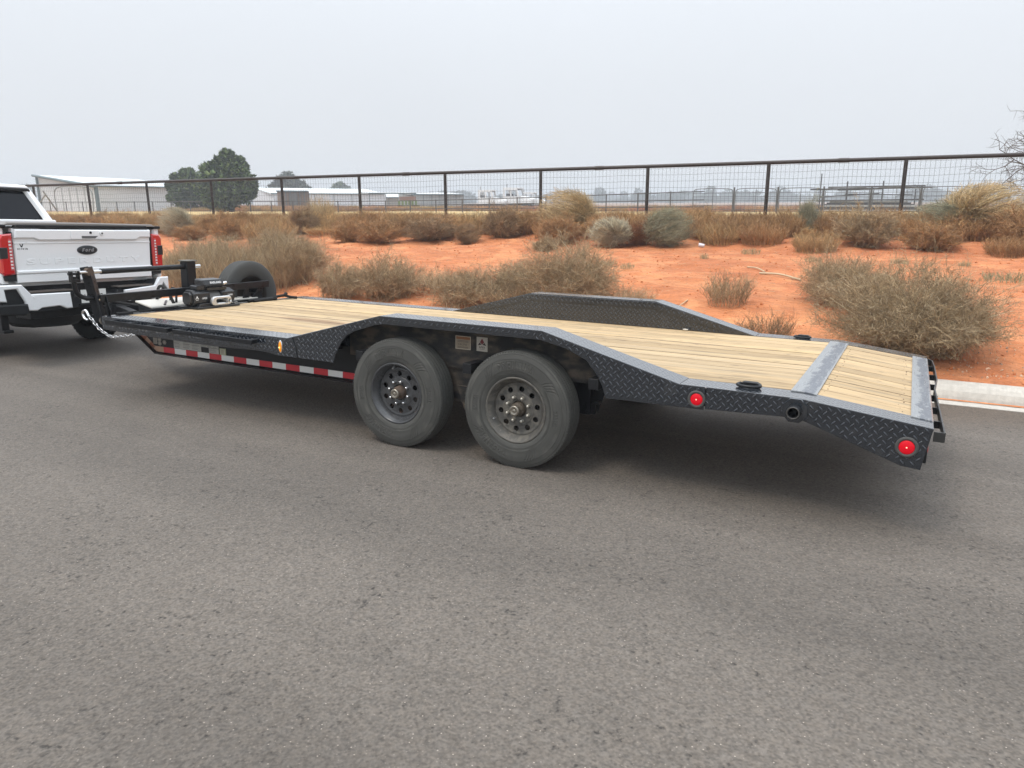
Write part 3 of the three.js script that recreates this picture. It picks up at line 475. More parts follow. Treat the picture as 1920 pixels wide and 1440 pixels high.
function makeWheel(name, parent, disc, nuts, hub) {
  const w = new THREE.Group(); w.name = numbered(name); parent.add(w); OFF.set(w, [0, 0, 0]);
  const gr = (y) => [[0.396, y + 0.006], [0.387, y + 0.0045], [0.387, y - 0.0045], [0.396, y - 0.006]];
  const ty = mesh('tyre', [Lt([[0.386, 0.084], [0.3925, 0.074], [0.3945, 0.067], ...gr(0.048), ...gr(0.016), ...gr(-0.016), ...gr(-0.048), [0.3945, -0.067], [0.3925, -0.074], [0.386, -0.084], [0.37, -0.094], [0.33, -0.1], [0.27, -0.098], [0.225, -0.088]], 96)], treadRubber, w);
  const sh = []; for (let k = 0; k < 120; k++) { const t = k / 120 * 2 * Math.PI; sh.push(new THREE.BoxGeometry(0.008, 0.0065, 0.011).translate(0, 0.3885, 0.079).rotateZ(t)); }
  const sb = mesh('shoulder_blocks', sh, treadRubber, w); sb.userData.kind = 'stuff';
  mesh('sidewall', Lt([[0.222, 0.083], [0.232, 0.0905], [0.25, 0.096], [0.262, 0.0985], [0.274, 0.0998], [0.276, 0.1012], [0.279, 0.1], [0.3, 0.1013], [0.325, 0.1003], [0.343, 0.0978], [0.3445, 0.0992], [0.347, 0.0968], [0.368, 0.0925], [0.378, 0.088], [0.386, 0.084]], 96), sidewallMat, w, true);
  mesh('rim', [Lt([[0.2, -0.08], [0.176, -0.02], [0.176, 0.03], [0.186, 0.045], [0.19, 0.06], [0.203, 0.072], [0.208, 0.083], [0.215, 0.0895], [0.2235, 0.088], [0.226, 0.0815], [0.222, 0.076]], 72)], disc, w);
  const s = new THREE.Shape(); s.absarc(0, 0, 0.18, 0, 2 * Math.PI); const hl = (x, y, rr) => { const p = new THREE.Path(); p.absellipse(x, y, rr, rr * 1.0, 0, 2 * Math.PI, true); s.holes.push(p); };
  for (let k = 0; k < 10; k++) { const t = (k + 0.3) / 10 * 2 * Math.PI; hl(Math.cos(t) * 0.137, Math.sin(t) * 0.137, 0.02); } hl(0, 0, 0.056);
  mesh('disc', [new THREE.ExtrudeGeometry(s, { depth: 0.004, bevelEnabled: true, bevelSize: 0.0015, bevelThickness: 0.002, bevelSegments: 1, curveSegments: 24 }).translate(0, 0, 0.026), Lt([[0.112, 0.0318], [0.108, 0.037], [0.066, 0.037], [0.06, 0.033]], 48), Lt([[0.184, 0.02], [0.183, 0.03], [0.176, 0.0355], [0.166, 0.0345], [0.158, 0.0318]], 60)], disc, w);
  mesh('hub', [Lt([[0.06, -0.05], [0.05, 0.02], [0.047, 0.058], [0.042, 0.068], [0.036, 0.074], [0.0345, 0.092]], 32)], hub, w);
  mesh('hub_cap', [Lt([[0.0345, 0.092], [0.0355, 0.099], [0.0315, 0.105], [0.023, 0.106], [0.021, 0.101], [0.0, 0.1]], 32), Lt([[0.012, 0.1], [0.011, 0.105], [0, 0.105]], 16)], M.bronze, w);
  for (let k = 0; k < 8; k++) { const t = (k + 0.5) / 8 * 2 * Math.PI, x = Math.cos(t) * 0.0825, y = Math.sin(t) * 0.0825; mesh('lug_nut', [new THREE.CylinderGeometry(0.0105, 0.0125, 0.022, 6).rotateX(Math.PI / 2).translate(x, y, 0.047), new THREE.SphereGeometry(0.0095, 8, 6).scale(1, 1, 0.7).translate(x, y, 0.058)], nuts, w); }
  return w;
}
const discBlack = std(0.046, 0.047, 0.049, 0.42, 0, { roughnessMap: grainRough });
const discDirty = new THREE.MeshStandardMaterial({ map: colorTex(512, 512, (i, j) => { const n = fbm(i / 30, j / 30, 17, 17, 5, 51), k = sstep(0.35, 0.7, n), f = 0.9 + 0.2 * hash(i, j, 3); return [lerp(0.075, 0.13, k) * f, lerp(0.071, 0.119, k) * f, lerp(0.064, 0.1, k) * f]; }, 2.3), roughness: 0.6, metalness: 0.2 });
const hubDirty = std(0.11, 0.09, 0.07, 0.6, 0.3, { roughnessMap: grainRough });
const wheelAt = (w, u, v, turn, spin) => { w.position.set(u, 0.395 - 0.006 * -u, -v); w.rotation.set(0, turn, spin, 'YXZ'); };
const w1 = makeWheel('wheel', T, discBlack, M.chrome, M.rust), w2 = makeWheel('wheel', T, discDirty, std(0.55, 0.52, 0.45, 0.4, 0.7), hubDirty);
w1.userData.label = 'front trailer wheel with black steel disc'; w2.userData.label = 'rear trailer wheel with dusty grey-brown steel disc';
mesh('valve', [CYL([0, 0.195, -0.055], [0.0, 0.18, -0.085], 0.006, 0.005, 8)], M.silver, w1); mesh('valve', [CYL([-0.17, -0.08, -0.055], [-0.165, -0.078, -0.08], 0.006, 0.005, 8)], M.silver, w2);
wheelAt(w1, -3.175, 0.1, 0, 0.15); wheelAt(w2, -2.205, 0.1, 0, 0);
w1.position.y += 0.0; 
for (const [w, u] of [[w1, -3.175], [w2, -2.205]]) { const c = w.clone(); c.name = numbered('wheel'); T.add(c); wheelAt(c, u, W - 0.1, Math.PI, 0.4); }
// ---- front end: tongue, crank post, cross rail, jack, spare wheel, winch, chains
for (const s of [0, 1]) mesh('tongue_beam', BAR([-6.5, 0.52, s ? 2.0 : 0.59], [-8.0, 0.52, s ? 1.36 : 1.23], 0.08, 0.14), M.frame, T);
mesh('coupler', [BAR([-7.85, 0.54, 1.295], [-8.22, 0.54, 1.295], 0.1, 0.1), CYL([-8.22, 0.45, 1.295], [-8.22, 0.6, 1.295], 0.07)], M.black, T);
{
  const tb = mesh('tongue_box', EXP([[-7.2, 0.9], [-7.2, 1.7], [-6.6, 1.95], [-6.6, 0.62]], 0.58, 0.7, 0.004), M.black, T);
  mesh('box_lid', EXP([[-7.22, 0.88], [-7.22, 1.72], [-6.58, 1.97], [-6.58, 0.6]], 0.7, 0.718, 0.004), std(0.52, 0.5, 0.45, 0.6), tb);
  mesh('lid_trim', BAR([-6.62, 0.722, 0.78], [-6.95, 0.722, 1.05], 0.02, 0.012), M.black, tb);
}
// crank post: a leaning flat plate with side webs, sticker and a small lamp
{
  const cp = mesh('crank_post', [BAR([-6.545, 0.575, 0.09], [-6.62, 1.13, 0.03], 0.1, 0.02), BAR([-6.58, 0.62, 0.055], [-6.625, 1.13, -0.018], 0.012, 0.07), EXT([[-6.56, 0.56], [-6.53, 0.73], [-6.57, 0.86], [-6.61, 0.86]], 0.13, 0.142, 0.002)], M.black, T);
  mesh('bearing_disc', CYL([-6.615, 1.085, 0.005], [-6.575, 1.085, 0.005], 0.04, 0.036, 20), M.rust, cp);
  mesh('post_sticker', new THREE.CylinderGeometry(0.045, 0.045, 0.003, 24).scale(1, 1, 1.25).rotateZ(Math.PI / 2).translate(-6.547, 0.64, -0.085), std(0.3, 0.26, 0.22, 0.6), cp);
  mesh('corner_lamp', new THREE.SphereGeometry(0.02, 12, 8).scale(0.5, 1.4, 0.7).translate(-6.53, 0.6, -0.115), M.amberLens, cp);
  for (const y of [0.83, 0.79]) mesh('bolt', CYL([-6.565, y, 0.06], [-6.575, y, 0.06], 0.008, 0.008, 8), M.chrome, cp);
}
{
  const cr = mesh('crank_shaft', [CYL([-6.6, 1.085, 0.12], [-6.74, 1.085, 1.12], 0.026)], M.black, T);
  mesh('shaft_end', [CYL([-6.59, 1.085, 0.04], [-6.6, 1.085, 0.14], 0.018), CYL([-6.575, 1.085, -0.12], [-6.59, 1.085, 0.0], 0.013), ], M.silver, cr); mesh('shaft_stub', CYL([-6.745, 1.085, 1.23], [-6.75, 1.085, 1.34], 0.018), M.silver, cr);
  const h = mesh('crank_handle', TUBE([[-6.58, 1.05, -0.14], [-6.58, 0.99, -0.15], [-6.58, 0.9, -0.13], [-6.585, 0.855, -0.06], [-6.59, 0.85, 0.02], [-6.595, 0.85, 0.05]], 0.021, 30, 10), M.black, cr);
  mesh('handle_clevis', [B(-6.6, -6.55, 1.02, 1.1, -0.185, -0.17), B(-6.6, -6.55, 1.02, 1.1, -0.12, -0.105), B(-6.6, -6.55, 1.0, 1.03, -0.185, -0.105), CYL([-6.575, 1.075, -0.2], [-6.575, 1.075, -0.09], 0.012)], M.black, h);
}
mesh('cross_rail', [BAR([-6.6, 0.835, 0.08], [-6.6, 0.86, 2.15], 0.05, 0.075, 0.006)], M.black, T);
mesh('rail_leg', [BAR([-6.6, 0.69, 2.08], [-6.6, 0.82, 2.08], 0.06, 0.05), EXV([[1.88, 0.695], [2.05, 0.695], [2.05, 0.82], [2.0, 0.82]], -6.606, -6.594, 0.002), EXV([[1.76, 0.695], [1.86, 0.695], [1.86, 0.82], [1.8, 0.82]], -6.606, -6.594, 0.002)], M.black, T);
{
  const j = mesh('jack', [B(-6.8, -6.69, 0.35, 1.14, 1.13, 1.245, 0.012)], M.black, T);
  mesh('jack_cap', EXP([[-6.81, 1.12], [-6.68, 1.12], [-6.68, 1.255], [-6.81, 1.255]], 1.14, 1.152, 0.003), std(0.12, 0.115, 0.1, 0.5), j);
  mesh('jack_foot', [B(-6.8, -6.71, 0.18, 0.35, 1.14, 1.24, 0.01), B(-6.84, -6.67, 0.17, 0.182, 1.1, 1.28, 0.003)], M.black, j);
}
{ // spare wheel stands across the tongue, its face to the rear
  const sp = new THREE.Group(); sp.name = 'spare_wheel'; T.add(sp); OFF.set(sp, [0, 0, 0]);
  const g = (y) => [[0.392, y + 0.006], [0.383, y + 0.0045], [0.383, y - 0.0045], [0.392, y - 0.006]];
  mesh('tyre', Lt([[0.226, 0.085], [0.25, 0.1], [0.3, 0.107], [0.34, 0.103], [0.37, 0.092], [0.385, 0.08], [0.392, 0.068], ...g(0.048), ...g(0.016), ...g(-0.016), ...g(-0.048), [0.39, -0.07], [0.37, -0.092], [0.3, -0.107], [0.226, -0.085]], 80), std(0.05, 0.05, 0.047, 0.85), sp);
  mesh('rim', [Lt([[0.222, 0.086], [0.205, 0.07], [0.19, 0.0], [0.18, -0.02], [0.09, -0.02], [0.07, -0.04], [0.0, -0.04]], 48), Lt([[0.226, -0.085], [0.21, -0.06], [0.19, 0.0]], 48)], std(0.035, 0.026, 0.02, 0.8), sp);
  sp.position.set(-6.82, 0.725, -2.03); sp.rotation.y = Math.PI / 2;
  mesh('spare_mount', [B(-6.82, -6.6, 0.76, 0.82, 2.0, 2.07), CYL([-6.72, 0.725, 2.03], [-6.6, 0.725, 2.03], 0.03)], M.black, T);
}
{ // winch
  const wi = sub('winch', T, 0, 0, 0); wi.scale.setScalar(0.83); wi.position.set(-1.105, 0.1173, -0.065); OFF.set(wi, [0, 0, 0]);
  const wp = std(0.02, 0.0205, 0.022, 0.5, 0, { roughnessMap: grainRough }), y0 = DY + 0.008;
  mesh('winch_base', [B(-6.56, -6.2, y0 - 0.008, y0 + 0.012, 0.98, 1.62, 0.004), EXV([[1.02, y0], [1.6, y0], [1.56, y0 + 0.05], [1.06, y0 + 0.05]], -6.5, -6.25, 0.003)], wp, wi);
  const oct = (u, y, r, c) => [[u - r + c, y - r], [u + r - c, y - r], [u + r, y - r + c], [u + r, y + r - c], [u + r - c, y + r], [u - r + c, y + r], [u - r, y + r - c], [u - r, y - r + c]];
  const mo = mesh('motor_housing', [EXT(oct(-6.38, y0 + 0.115, 0.1, 0.045), 1.0, 1.24, 0.012), EXT(oct(-6.38, y0 + 0.115, 0.075, 0.03), 0.965, 1.0, 0.008)], wp, wi);
  const ge = mesh('gear_housing', [EXT(oct(-6.38, y0 + 0.115, 0.1, 0.045), 1.42, 1.6, 0.012), EXT(oct(-6.38, y0 + 0.115, 0.078, 0.03), 1.6, 1.635, 0.008)], wp, wi);
  mesh('drum', [CYL([-6.38, y0 + 0.115, 1.23], [-6.38, y0 + 0.115, 1.43], 0.055), ...Array.from({ length: 13 }, (_, k) => new THREE.TorusGeometry(0.062, 0.008, 6, 20).translate(-6.38, y0 + 0.115, -(1.245 + k * 0.0145)))], std(0.2, 0.2, 0.19, 0.7), wi);
  const cb = mesh('control_box', [EXT([[-6.47, y0 + 0.22], [-6.31, y0 + 0.22], [-6.275, y0 + 0.27], [-6.3, y0 + 0.33], [-6.46, y0 + 0.34]], 1.16, 1.46, 0.012), EXT([[-6.44, y0 + 0.2], [-6.29, y0 + 0.2], [-6.28, y0 + 0.235], [-6.44, y0 + 0.235]], 1.2, 1.5, 0.006), EXT([[-6.43, y0 + 0.215], [-6.3, y0 + 0.215], [-6.3, y0 + 0.265], [-6.42, y0 + 0.27]], 1.06, 1.18, 0.01)], wp, wi);
  for (const v of [1.48, 1.5]) mesh('terminal', CYL([-6.36, y0 + 0.26, v], [-6.36, y0 + 0.28, v + 0.06], 0.017), M.chrome, cb);
  const facing = (name, tex, va, vb, ya, yb, u, par, lean = 0) => { const g = new THREE.PlaneGeometry(vb - va, yb - ya); g.rotateX(-lean).rotateY(Math.PI / 2); const b2 = new THREE.BoxGeometry(0.003, yb - ya, vb - va); b2.rotateZ(lean); const uv = b2.attributes.uv; b2.translate(u, (ya + yb) / 2, -(va + vb) / 2); const m = mesh(name, b2, new THREE.MeshStandardMaterial({ map: tex, roughness: 0.5 }), par, true); return m; };
  const txt = (s, w, h, fs, f = '#e6e6e4') => canvasTex(w, h, (c) => { c.fillStyle = '#282a2d'; c.fillRect(0, 0, w, h); c.fillStyle = f; c.font = 'bold ' + fs + 'px sans-serif'; c.textAlign = 'center'; c.textBaseline = 'middle'; c.fillText(s, w / 2, h / 2 + 2, w - 12); });
  facing('name_plate', txt('BADLAND', 256, 64, 54), 1.24, 1.42, y0 + 0.275, y0 + 0.32, -6.284, cb, 0.4);
  facing('brand_mark', canvasTex(128, 128, (c, w, h) => { c.fillStyle = '#1b1c1e'; c.fillRect(0, 0, w, h); c.fillStyle = '#e8e8e6'; const tri = (p) => { c.beginPath(); p.forEach(([x, y], i) => i ? c.lineTo(x, y) : c.moveTo(x, y)); c.fill(); }; tri([[64, 12], [88, 52], [64, 72], [40, 52]]); tri([[36, 58], [58, 76], [14, 92]]); tri([[92, 58], [114, 92], [70, 76]]); c.font = 'bold 28px sans-serif'; c.textAlign = 'center'; c.fillText('APEX', 64, 120); }), 1.005, 1.075, y0 + 0.085, y0 + 0.155, -6.279, mo);
  facing('name_plate', txt('APEX', 160, 56, 48), 1.1, 1.2, y0 + 0.095, y0 + 0.13, -6.279, mo);
  facing('name_plate', txt('12000', 160, 56, 46), 1.49, 1.59, y0 + 0.115, y0 + 0.148, -6.279, ge);
  const fl = rectShape(1.2, 1.5, y0 + 0.015, y0 + 0.13, 0.055), hole = rectShape(1.265, 1.435, y0 + 0.05, y0 + 0.095, 0.022); fl.holes.push(hole);
  for (const v of [1.23, 1.47]) { const p = new THREE.Path(); p.absarc(v, y0 + 0.0725, 0.012, 0, 2 * Math.PI, true); fl.holes.push(p); }
  mesh('fairlead', EXV(fl, -6.245, -6.2, 0.01), std(0.62, 0.62, 0.61, 0.35, 0.6, { roughnessMap: grainRough }), wi);
  mesh('rope', TUBE([[-6.3, y0 + 0.09, 1.36], [-6.2, y0 + 0.07, 1.42], [-6.22, y0 + 0.04, 1.5], [-6.3, y0 + 0.025, 1.62], [-6.36, y0 + 0.02, 1.72]], 0.007, 20, 6), std(0.25, 0.25, 0.24, 0.8), wi);
}
function chainPart(name, pts, n, parent, mat, sz = 1) {
  const cv = new THREE.CatmullRomCurve3(pts.map((p) => V3(...p))), gs = [];
  for (let k = 0; k < n; k++) {
    const t = (k + 0.5) / n, p = cv.getPointAt(t), d = cv.getTangentAt(t), g = new THREE.TorusGeometry(0.02 * sz, 0.0055 * sz, 6, 14); g.scale(1.55, 1, 1);
    g.rotateX(k % 2 ? Math.PI / 2 : 0.2); g.applyQuaternion(new THREE.Quaternion().setFromUnitVectors(new THREE.Vector3(1, 0, 0), d)); g.translate(p.x, p.y, p.z); gs.push(g);
  }
  return mesh(name, gs, mat, parent);
}
{
  const sc = chainPart('safety_chain', [[-7.45, 0.58, 0.5], [-7.38, 0.53, 0.5], [-7.295, 0.46, 0.5], [-7.2, 0.417, 0.5], [-7.1, 0.388, 0.5], [-6.96, 0.4, 0.5], [-6.83, 0.42, 0.51], [-6.72, 0.44, 0.54]], 21, T, std(0.5, 0.5, 0.5, 0.4, 0.85, { roughnessMap: grainRough }), 0.8);
  mesh('chain_hook', [TUBE([[-7.44, 0.57, 0.5], [-7.49, 0.63, 0.5], [-7.54, 0.6, 0.5], [-7.52, 0.55, 0.5], [-7.46, 0.53, 0.5]], 0.012, 24, 8)], M.chrome, sc);
  chainPart('safety_chain', [[-7.2, 0.5, 0.7], [-7.13, 0.43, 0.72], [-7.04, 0.4, 0.76], [-6.9, 0.39, 0.8], [-6.7, 0.44, 0.86]], 10, T, M.silver);
}
mesh('wiring_hose', [TUBE([[-6.7, 0.72, 0.95], [-6.85, 0.86, 0.98], [-7.05, 0.86, 1.05], [-7.2, 0.7, 1.12], [-7.5, 0.62, 1.2], [-8.2, 0.62, 1.25]], 0.016, 40, 8), TUBE([[-6.75, 0.72, 1.02], [-6.8, 0.84, 1.06], [-6.95, 0.84, 1.12], [-7.0, 0.7, 1.14]], 0.012, 24, 8)], M.rubber, T);
// loose straps on the deck
function onDeck(name, geos, mat, label, cat) { const g = new THREE.Group(); const m = mesh(name, geos, mat, scene); m.rotation.set(TILT, 0, -0.006); return tag(m, label, cat); }
onDeck('cable', [TUBE([[-6.49, DY + 0.012, 0.17], [-6.5, DY + 0.01, 0.4], [-6.47, DY + 0.01, 0.8], [-6.45, DY + 0.01, 0.98]], 0.006, 30, 6), EXP([[-6.5, 0.16], [-6.44, 0.16], [-6.44, 0.3], [-6.5, 0.3]], DY + 0.004, DY + 0.018, 0.003)], M.rubber, 'thin black cable with a flat clip lying along the deck front beside the winch', 'cable');
onDeck('strap', [TUBE([[-6.4, DY + 0.016, 1.66], [-6.43, DY + 0.02, 1.8], [-6.42, DY + 0.018, 2.0], [-6.44, DY + 0.03, 2.12], [-6.4, DY + 0.04, 2.2], [-6.36, DY + 0.02, 2.26], [-6.3, DY + 0.014, 2.3]], 0.016, 40, 7), TUBE([[-6.42, DY + 0.025, 2.05], [-6.36, DY + 0.05, 2.15], [-6.4, DY + 0.065, 2.22], [-6.46, DY + 0.05, 2.3]], 0.013, 24, 7), TUBE([[-6.36, DY + 0.014, 1.7], [-6.39, DY + 0.016, 1.85], [-6.37, DY + 0.016, 2.05]], 0.014, 24, 7)], M.rubber, 'bundled black strap lying on the deck at the foot of the spare wheel', 'strap');
onDeck('paper_scrap', [new THREE.IcosahedronGeometry(0.016, 1).scale(1.6, 0.5, 0.8).translate(-1.72, DY + 0.012, -2.33)], std(0.5, 0.46, 0.4, 0.8), 'crumpled white paper scrap on the deck against the far fender wall', 'litter');

// ---------------------------------------------------------------- white pickup
{
  const P = roadThing('pickup_truck', -9.85, 1.295, 'white crew-cab pickup truck seen from behind, towing the flatbed trailer', 'pickup truck');
  const R0 = -8.56, vl = 0.3, vr = 2.27, vc = 1.283, white = M.truckWhite;
  const half = (pts) => pts;                                        // outlines in (v, y)
  // bed: outer sides, front wall, cover
  const side = (s) => { const o = s > 0 ? vr : vl, i = o - s * 0.09; return EXT([[R0 - 0.03, 0.9], [R0 - 0.03, 1.5], [-10.7, 1.53], [-10.7, 0.72], [-10.45, 0.72], [-10.35, 0.98], [-10.1, 1.12], [-9.6, 1.12], [-9.35, 0.98], [-9.25, 0.72], [-8.9, 0.74]], Math.min(o, i), Math.max(o, i), 0.02); };
  mesh('bed', [side(1), side(-1), B(-10.68, -10.6, 0.75, 1.5, vl + 0.06, vr - 0.06), B(-10.6, R0 - 0.1, 0.86, 0.92, vl + 0.1, vr - 0.1)], white, P);
  mesh('bed_cover', [EXV([[vl + 0.06, 1.522], [vr - 0.06, 1.518], [vr - 0.12, 1.55], [vc, 1.56], [vl + 0.12, 1.556]], -10.66, R0 - 0.0, 0.012)], std(0.19, 0.175, 0.16, 0.7, 0, { roughnessMap: grainRough }), P);
  mesh('rail_cap', [B(-10.68, R0, 1.495, 1.53, vl, vl + 0.1, 0.01), B(-10.68, R0, 1.495, 1.53, vr - 0.1, vr, 0.01), EXV([[0.47, 1.497], [2.08, 1.497], [2.06, 1.53], [0.5, 1.53]], R0 - 0.05, R0 + 0.015, 0.006)], M.plastic, P);
  // tailgate: skin with a stamped field, ridge, handle
  const tg = mesh('tailgate', [EXV([[0.452, 0.9], [2.09, 0.9], [2.115, 1.49], [1.87, 1.49], [1.84, 1.475], [0.78, 1.475], [0.75, 1.49], [0.458, 1.49]], R0 - 0.09, R0, 0.014),
    EXV([[0.46, 1.385], [0.66, 1.385], [0.72, 1.362], [1.9, 1.362], [1.95, 1.39], [2.1, 1.39], [2.105, 1.48], [0.47, 1.48]], R0 - 0.02, R0 + 0.028, 0.012),
    EXV([[0.456, 1.325], [2.1, 1.325], [2.1, 1.337], [0.456, 1.337]], R0 - 0.01, R0 + 0.008, 0.004),
    EXV([[0.452, 1.0], [2.09, 1.005], [2.095, 1.045], [0.452, 1.04]], R0 - 0.02, R0 + 0.022, 0.011),
    EXV([[0.452, 0.905], [2.085, 0.905], [2.09, 1.0], [0.452, 0.995]], R0 - 0.02, R0 + 0.012, 0.006)], white, P);
  mesh('handle_panel', EXV(rectShape(1.07, 1.62, 1.372, 1.472, 0.018), R0 + 0.018, R0 + 0.034, 0.005), white, tg);
  mesh('handle', EXV([[1.2, 1.382], [1.36, 1.382], [1.4, 1.41], [1.2, 1.41]], R0 + 0.034, R0 + 0.037), std(0.1, 0.1, 0.1, 0.5), tg);
  mesh('camera', CYL([R0 + 0.03, 1.447, 1.31], [R0 + 0.04, 1.447, 1.31], 0.014), M.black, tg);
  mesh('lock', [CYL([R0 + 0.03, 1.44, 1.445], [R0 + 0.043, 1.44, 1.445], 0.028, 0.025, 20), CYL([R0 + 0.03, 1.44, 1.445], [R0 + 0.046, 1.44, 1.445], 0.018, 0.016, 20)], std(0.75, 0.75, 0.74, 0.3), tg); mesh('lock_core', CYL([R0 + 0.045, 1.44, 1.445], [R0 + 0.048, 1.44, 1.445], 0.01), M.black, tg);
  const em = mesh('oval_badge', new THREE.SphereGeometry(1, 40, 16).scale(0.012, 0.05, 0.118).translate(R0 + 0.004, 1.248, -1.27), M.blackGloss, tg);
  mesh('badge_rim', new THREE.TorusGeometry(1, 0.055, 8, 48).scale(0.118, 0.05, 0.09).rotateY(Math.PI / 2).translate(R0 + 0.004, 1.248, -1.27), std(0.06, 0.06, 0.065, 0.3, 0.6), em);
  const letters = (s, v0, v1, yb, h, u, mat, par, name, italic = 0) => {
    const W0 = (t) => { t.computeBoundingBox(); return t.boundingBox; };
    const one = (t) => new TextGeometry(t, { font, size: 1, depth: 0.004 / h, bevelEnabled: true, bevelThickness: 0.003 / h, bevelSize: 0.02, bevelSegments: 1, curveSegments: 4 });
    let x = 0; const gl = []; for (const c of s) { if (c === ' ') { x += 0.7; continue; } const g = one(c), b = W0(g); g.translate(x - b.min.x, 0, 0); x += b.max.x - b.min.x + 0.28; gl.push(g); }
    for (const g of gl) { if (italic) g.applyMatrix4(new THREE.Matrix4().makeShear(0, 0, italic, 0, 0, 0)); g.scale((v1 - v0) / x, h, h); g.rotateY(Math.PI / 2); g.translate(u, yb, -v0); mesh(name, g, mat, par); }
  };
  letters('SUPERDUTY', 0.57, 2.0, 1.1, 0.062, R0 - 0.0035, white, tg, 'letter', 0.0);
  letters('Ford', 1.2, 1.345, 1.23, 0.038, R0 + 0.0125, std(0.3, 0.3, 0.31, 0.4, 0.4), em, 'letter', 0.25);
  { // longhorn mark and its lettering
    const k = mesh('longhorn_sticker', [EXV([[0.482, 1.3418], [0.4939, 1.333], [0.5216, 1.333], [0.5328, 1.3044], [0.5381, 1.3044], [0.55, 1.333], [0.5797, 1.333], [0.5909, 1.3432], [0.5843, 1.3262], [0.5579, 1.3248], [0.5421, 1.2874], [0.5302, 1.2874], [0.515, 1.3248], [0.4906, 1.3262]], R0 - 0.004, R0 + 0.0012)], M.black, tg);
    letters('VITRIN', 0.488, 0.604, 1.262, 0.017, R0 - 0.0055, M.black, k, 'letter');
  }
  // lamps
  for (const s of [0, 1]) {
    const m = (v) => s ? v : 2 * vc - v, pts = (a) => a.map(([v, y]) => [m(v), y]), fixed = (a, u0, u1, b) => EXV(s ? pts(a) : pts(a).reverse(), u0, u1, b);
    const L = mesh('tail_lamp', fixed([[2.125, 1.0], [2.24, 0.99], [2.262, 1.02], [2.262, 1.38], [2.235, 1.425], [2.122, 1.435]], R0 - 0.12, R0 + 0.02, 0.016), phy(0.5, 0.008, 0.012, 0.1, { clearcoat: 1, clearcoatRoughness: 0.03 }), P);
    mesh('lamp_bar', fixed([[2.142, 1.045], [2.178, 1.045], [2.172, 1.38], [2.142, 1.38]], R0 + 0.004, R0 + 0.0235, 0.003), std(0.5, 0.05, 0.06, 0.3), L);
    for (let k = 0; k < 9; k++) { const y = 1.06 + k * 0.035; mesh('lamp_facet', fixed([[2.148, y], [2.172, y], [2.172, y + 0.019], [2.148, y + 0.019]], R0 + 0.018, R0 + 0.028, 0.003), std(0.72, 0.68, 0.66, 0.25), L); }
    mesh('dark_module', fixed([[2.19, 1.17], [2.266, 1.17], [2.266, 1.29], [2.185, 1.29]], R0 - 0.06, R0 + 0.0245, 0.006), M.blackGloss, L);
    mesh('lamp_seal', fixed([[2.112, 0.93], [2.23, 0.93], [2.24, 0.985], [2.12, 0.995], [2.122, 1.45], [2.112, 1.45]], R0 - 0.1, R0 - 0.005), M.plastic, P);
  }
  // bumper
  const U1 = R0 + 0.15;
  const bm = mesh('bumper', [EXV([[0.2, 0.88], [0.42, 0.88], [0.5, 0.79], [0.98, 0.775], [1.0, 0.74], [1.5, 0.74], [1.53, 0.785], [2.0, 0.8], [2.08, 0.87], [2.2, 0.87], [2.19, 0.66], [2.05, 0.6], [0.42, 0.58], [0.2, 0.6]], R0 - 0.1, U1 - 0.03, 0.015)], M.plastic, P);
  mesh('bumper_cover', EXV([[0.16, 0.9], [0.16, 0.73], [0.245, 0.72], [0.23, 0.85], [0.36, 0.855], [0.43, 0.71], [0.44, 0.615], [0.55, 0.607], [0.6, 0.634], [0.8, 0.642], [0.88, 0.605], [0.945, 0.608], [0.932, 0.785], [0.5, 0.79], [0.41, 0.897]], U1 - 0.06, U1, 0.01), white, bm);
  mesh('bumper_cover', EXV([[1.6, 0.77], [1.6, 0.64], [1.66, 0.63], [1.76, 0.662], [1.9, 0.657], [1.98, 0.63], [2.06, 0.625], [2.09, 0.7], [2.14, 0.83], [2.2, 0.74], [2.22, 0.74], [2.22, 0.9], [2.1, 0.9], [2.02, 0.8]], U1 - 0.06, U1, 0.01), white, bm);
  const stepMat = std(0.085, 0.07, 0.058, 0.85);
  for (const [a, b] of [[0.5, 0.98], [1.53, 2.0]]) { const sp = mesh('step_pad', B(R0 - 0.02, U1 - 0.012, 0.8, 0.814, a, b, 0.004), stepMat, bm); for (let k = 0; k < 12; k++) mesh('step_rib', BAR([R0 + 0.0, 0.816, a + 0.03 + k * 0.037], [U1 - 0.02, 0.816, a + 0.05 + k * 0.037], 0.01, 0.006, 0.001), std(0.12, 0.1, 0.085, 0.8), sp); }
  mesh('corner_step', [EXV([[0.13, 0.695], [0.44, 0.69], [0.45, 0.6], [0.4, 0.57], [0.15, 0.59]], U1 - 0.14, U1 + 0.03, 0.012)], M.plastic, bm);
  mesh('parking_sensor', [CYL([U1 - 0.005, 0.755, 0.53], [U1 + 0.004, 0.755, 0.53], 0.016, 0.014, 20)], std(0.78, 0.78, 0.78, 0.35), bm);
  decalPlate();
  function decalPlate() {
    const tex = canvasTex(256, 128, (c, w, h) => { c.fillStyle = '#d8d8d4'; c.fillRect(0, 0, w, h); c.fillStyle = '#15161a'; c.font = 'bold 26px sans-serif'; c.textAlign = 'center'; c.fillText('TEXAS', w / 2, 28); c.font = 'bold 62px sans-serif'; c.fillText('VLS C2', w / 2, 90, w - 20); c.font = 'bold 15px sans-serif'; c.fillRect(40, 104, 176, 6); });
    const b2 = new THREE.BoxGeometry(0.004, 0.152, 0.305).translate(R0 + 0.135, 0.725, -1.21); mesh('number_plate', b2, new THREE.MeshStandardMaterial({ map: tex, roughness: 0.4 }), bm, true).position.x += 0.0;
    mesh('plate_frame', B(R0 + 0.1, R0 + 0.15, 0.625, 0.645, 1.03, 1.4), M.plastic, bm);
  }
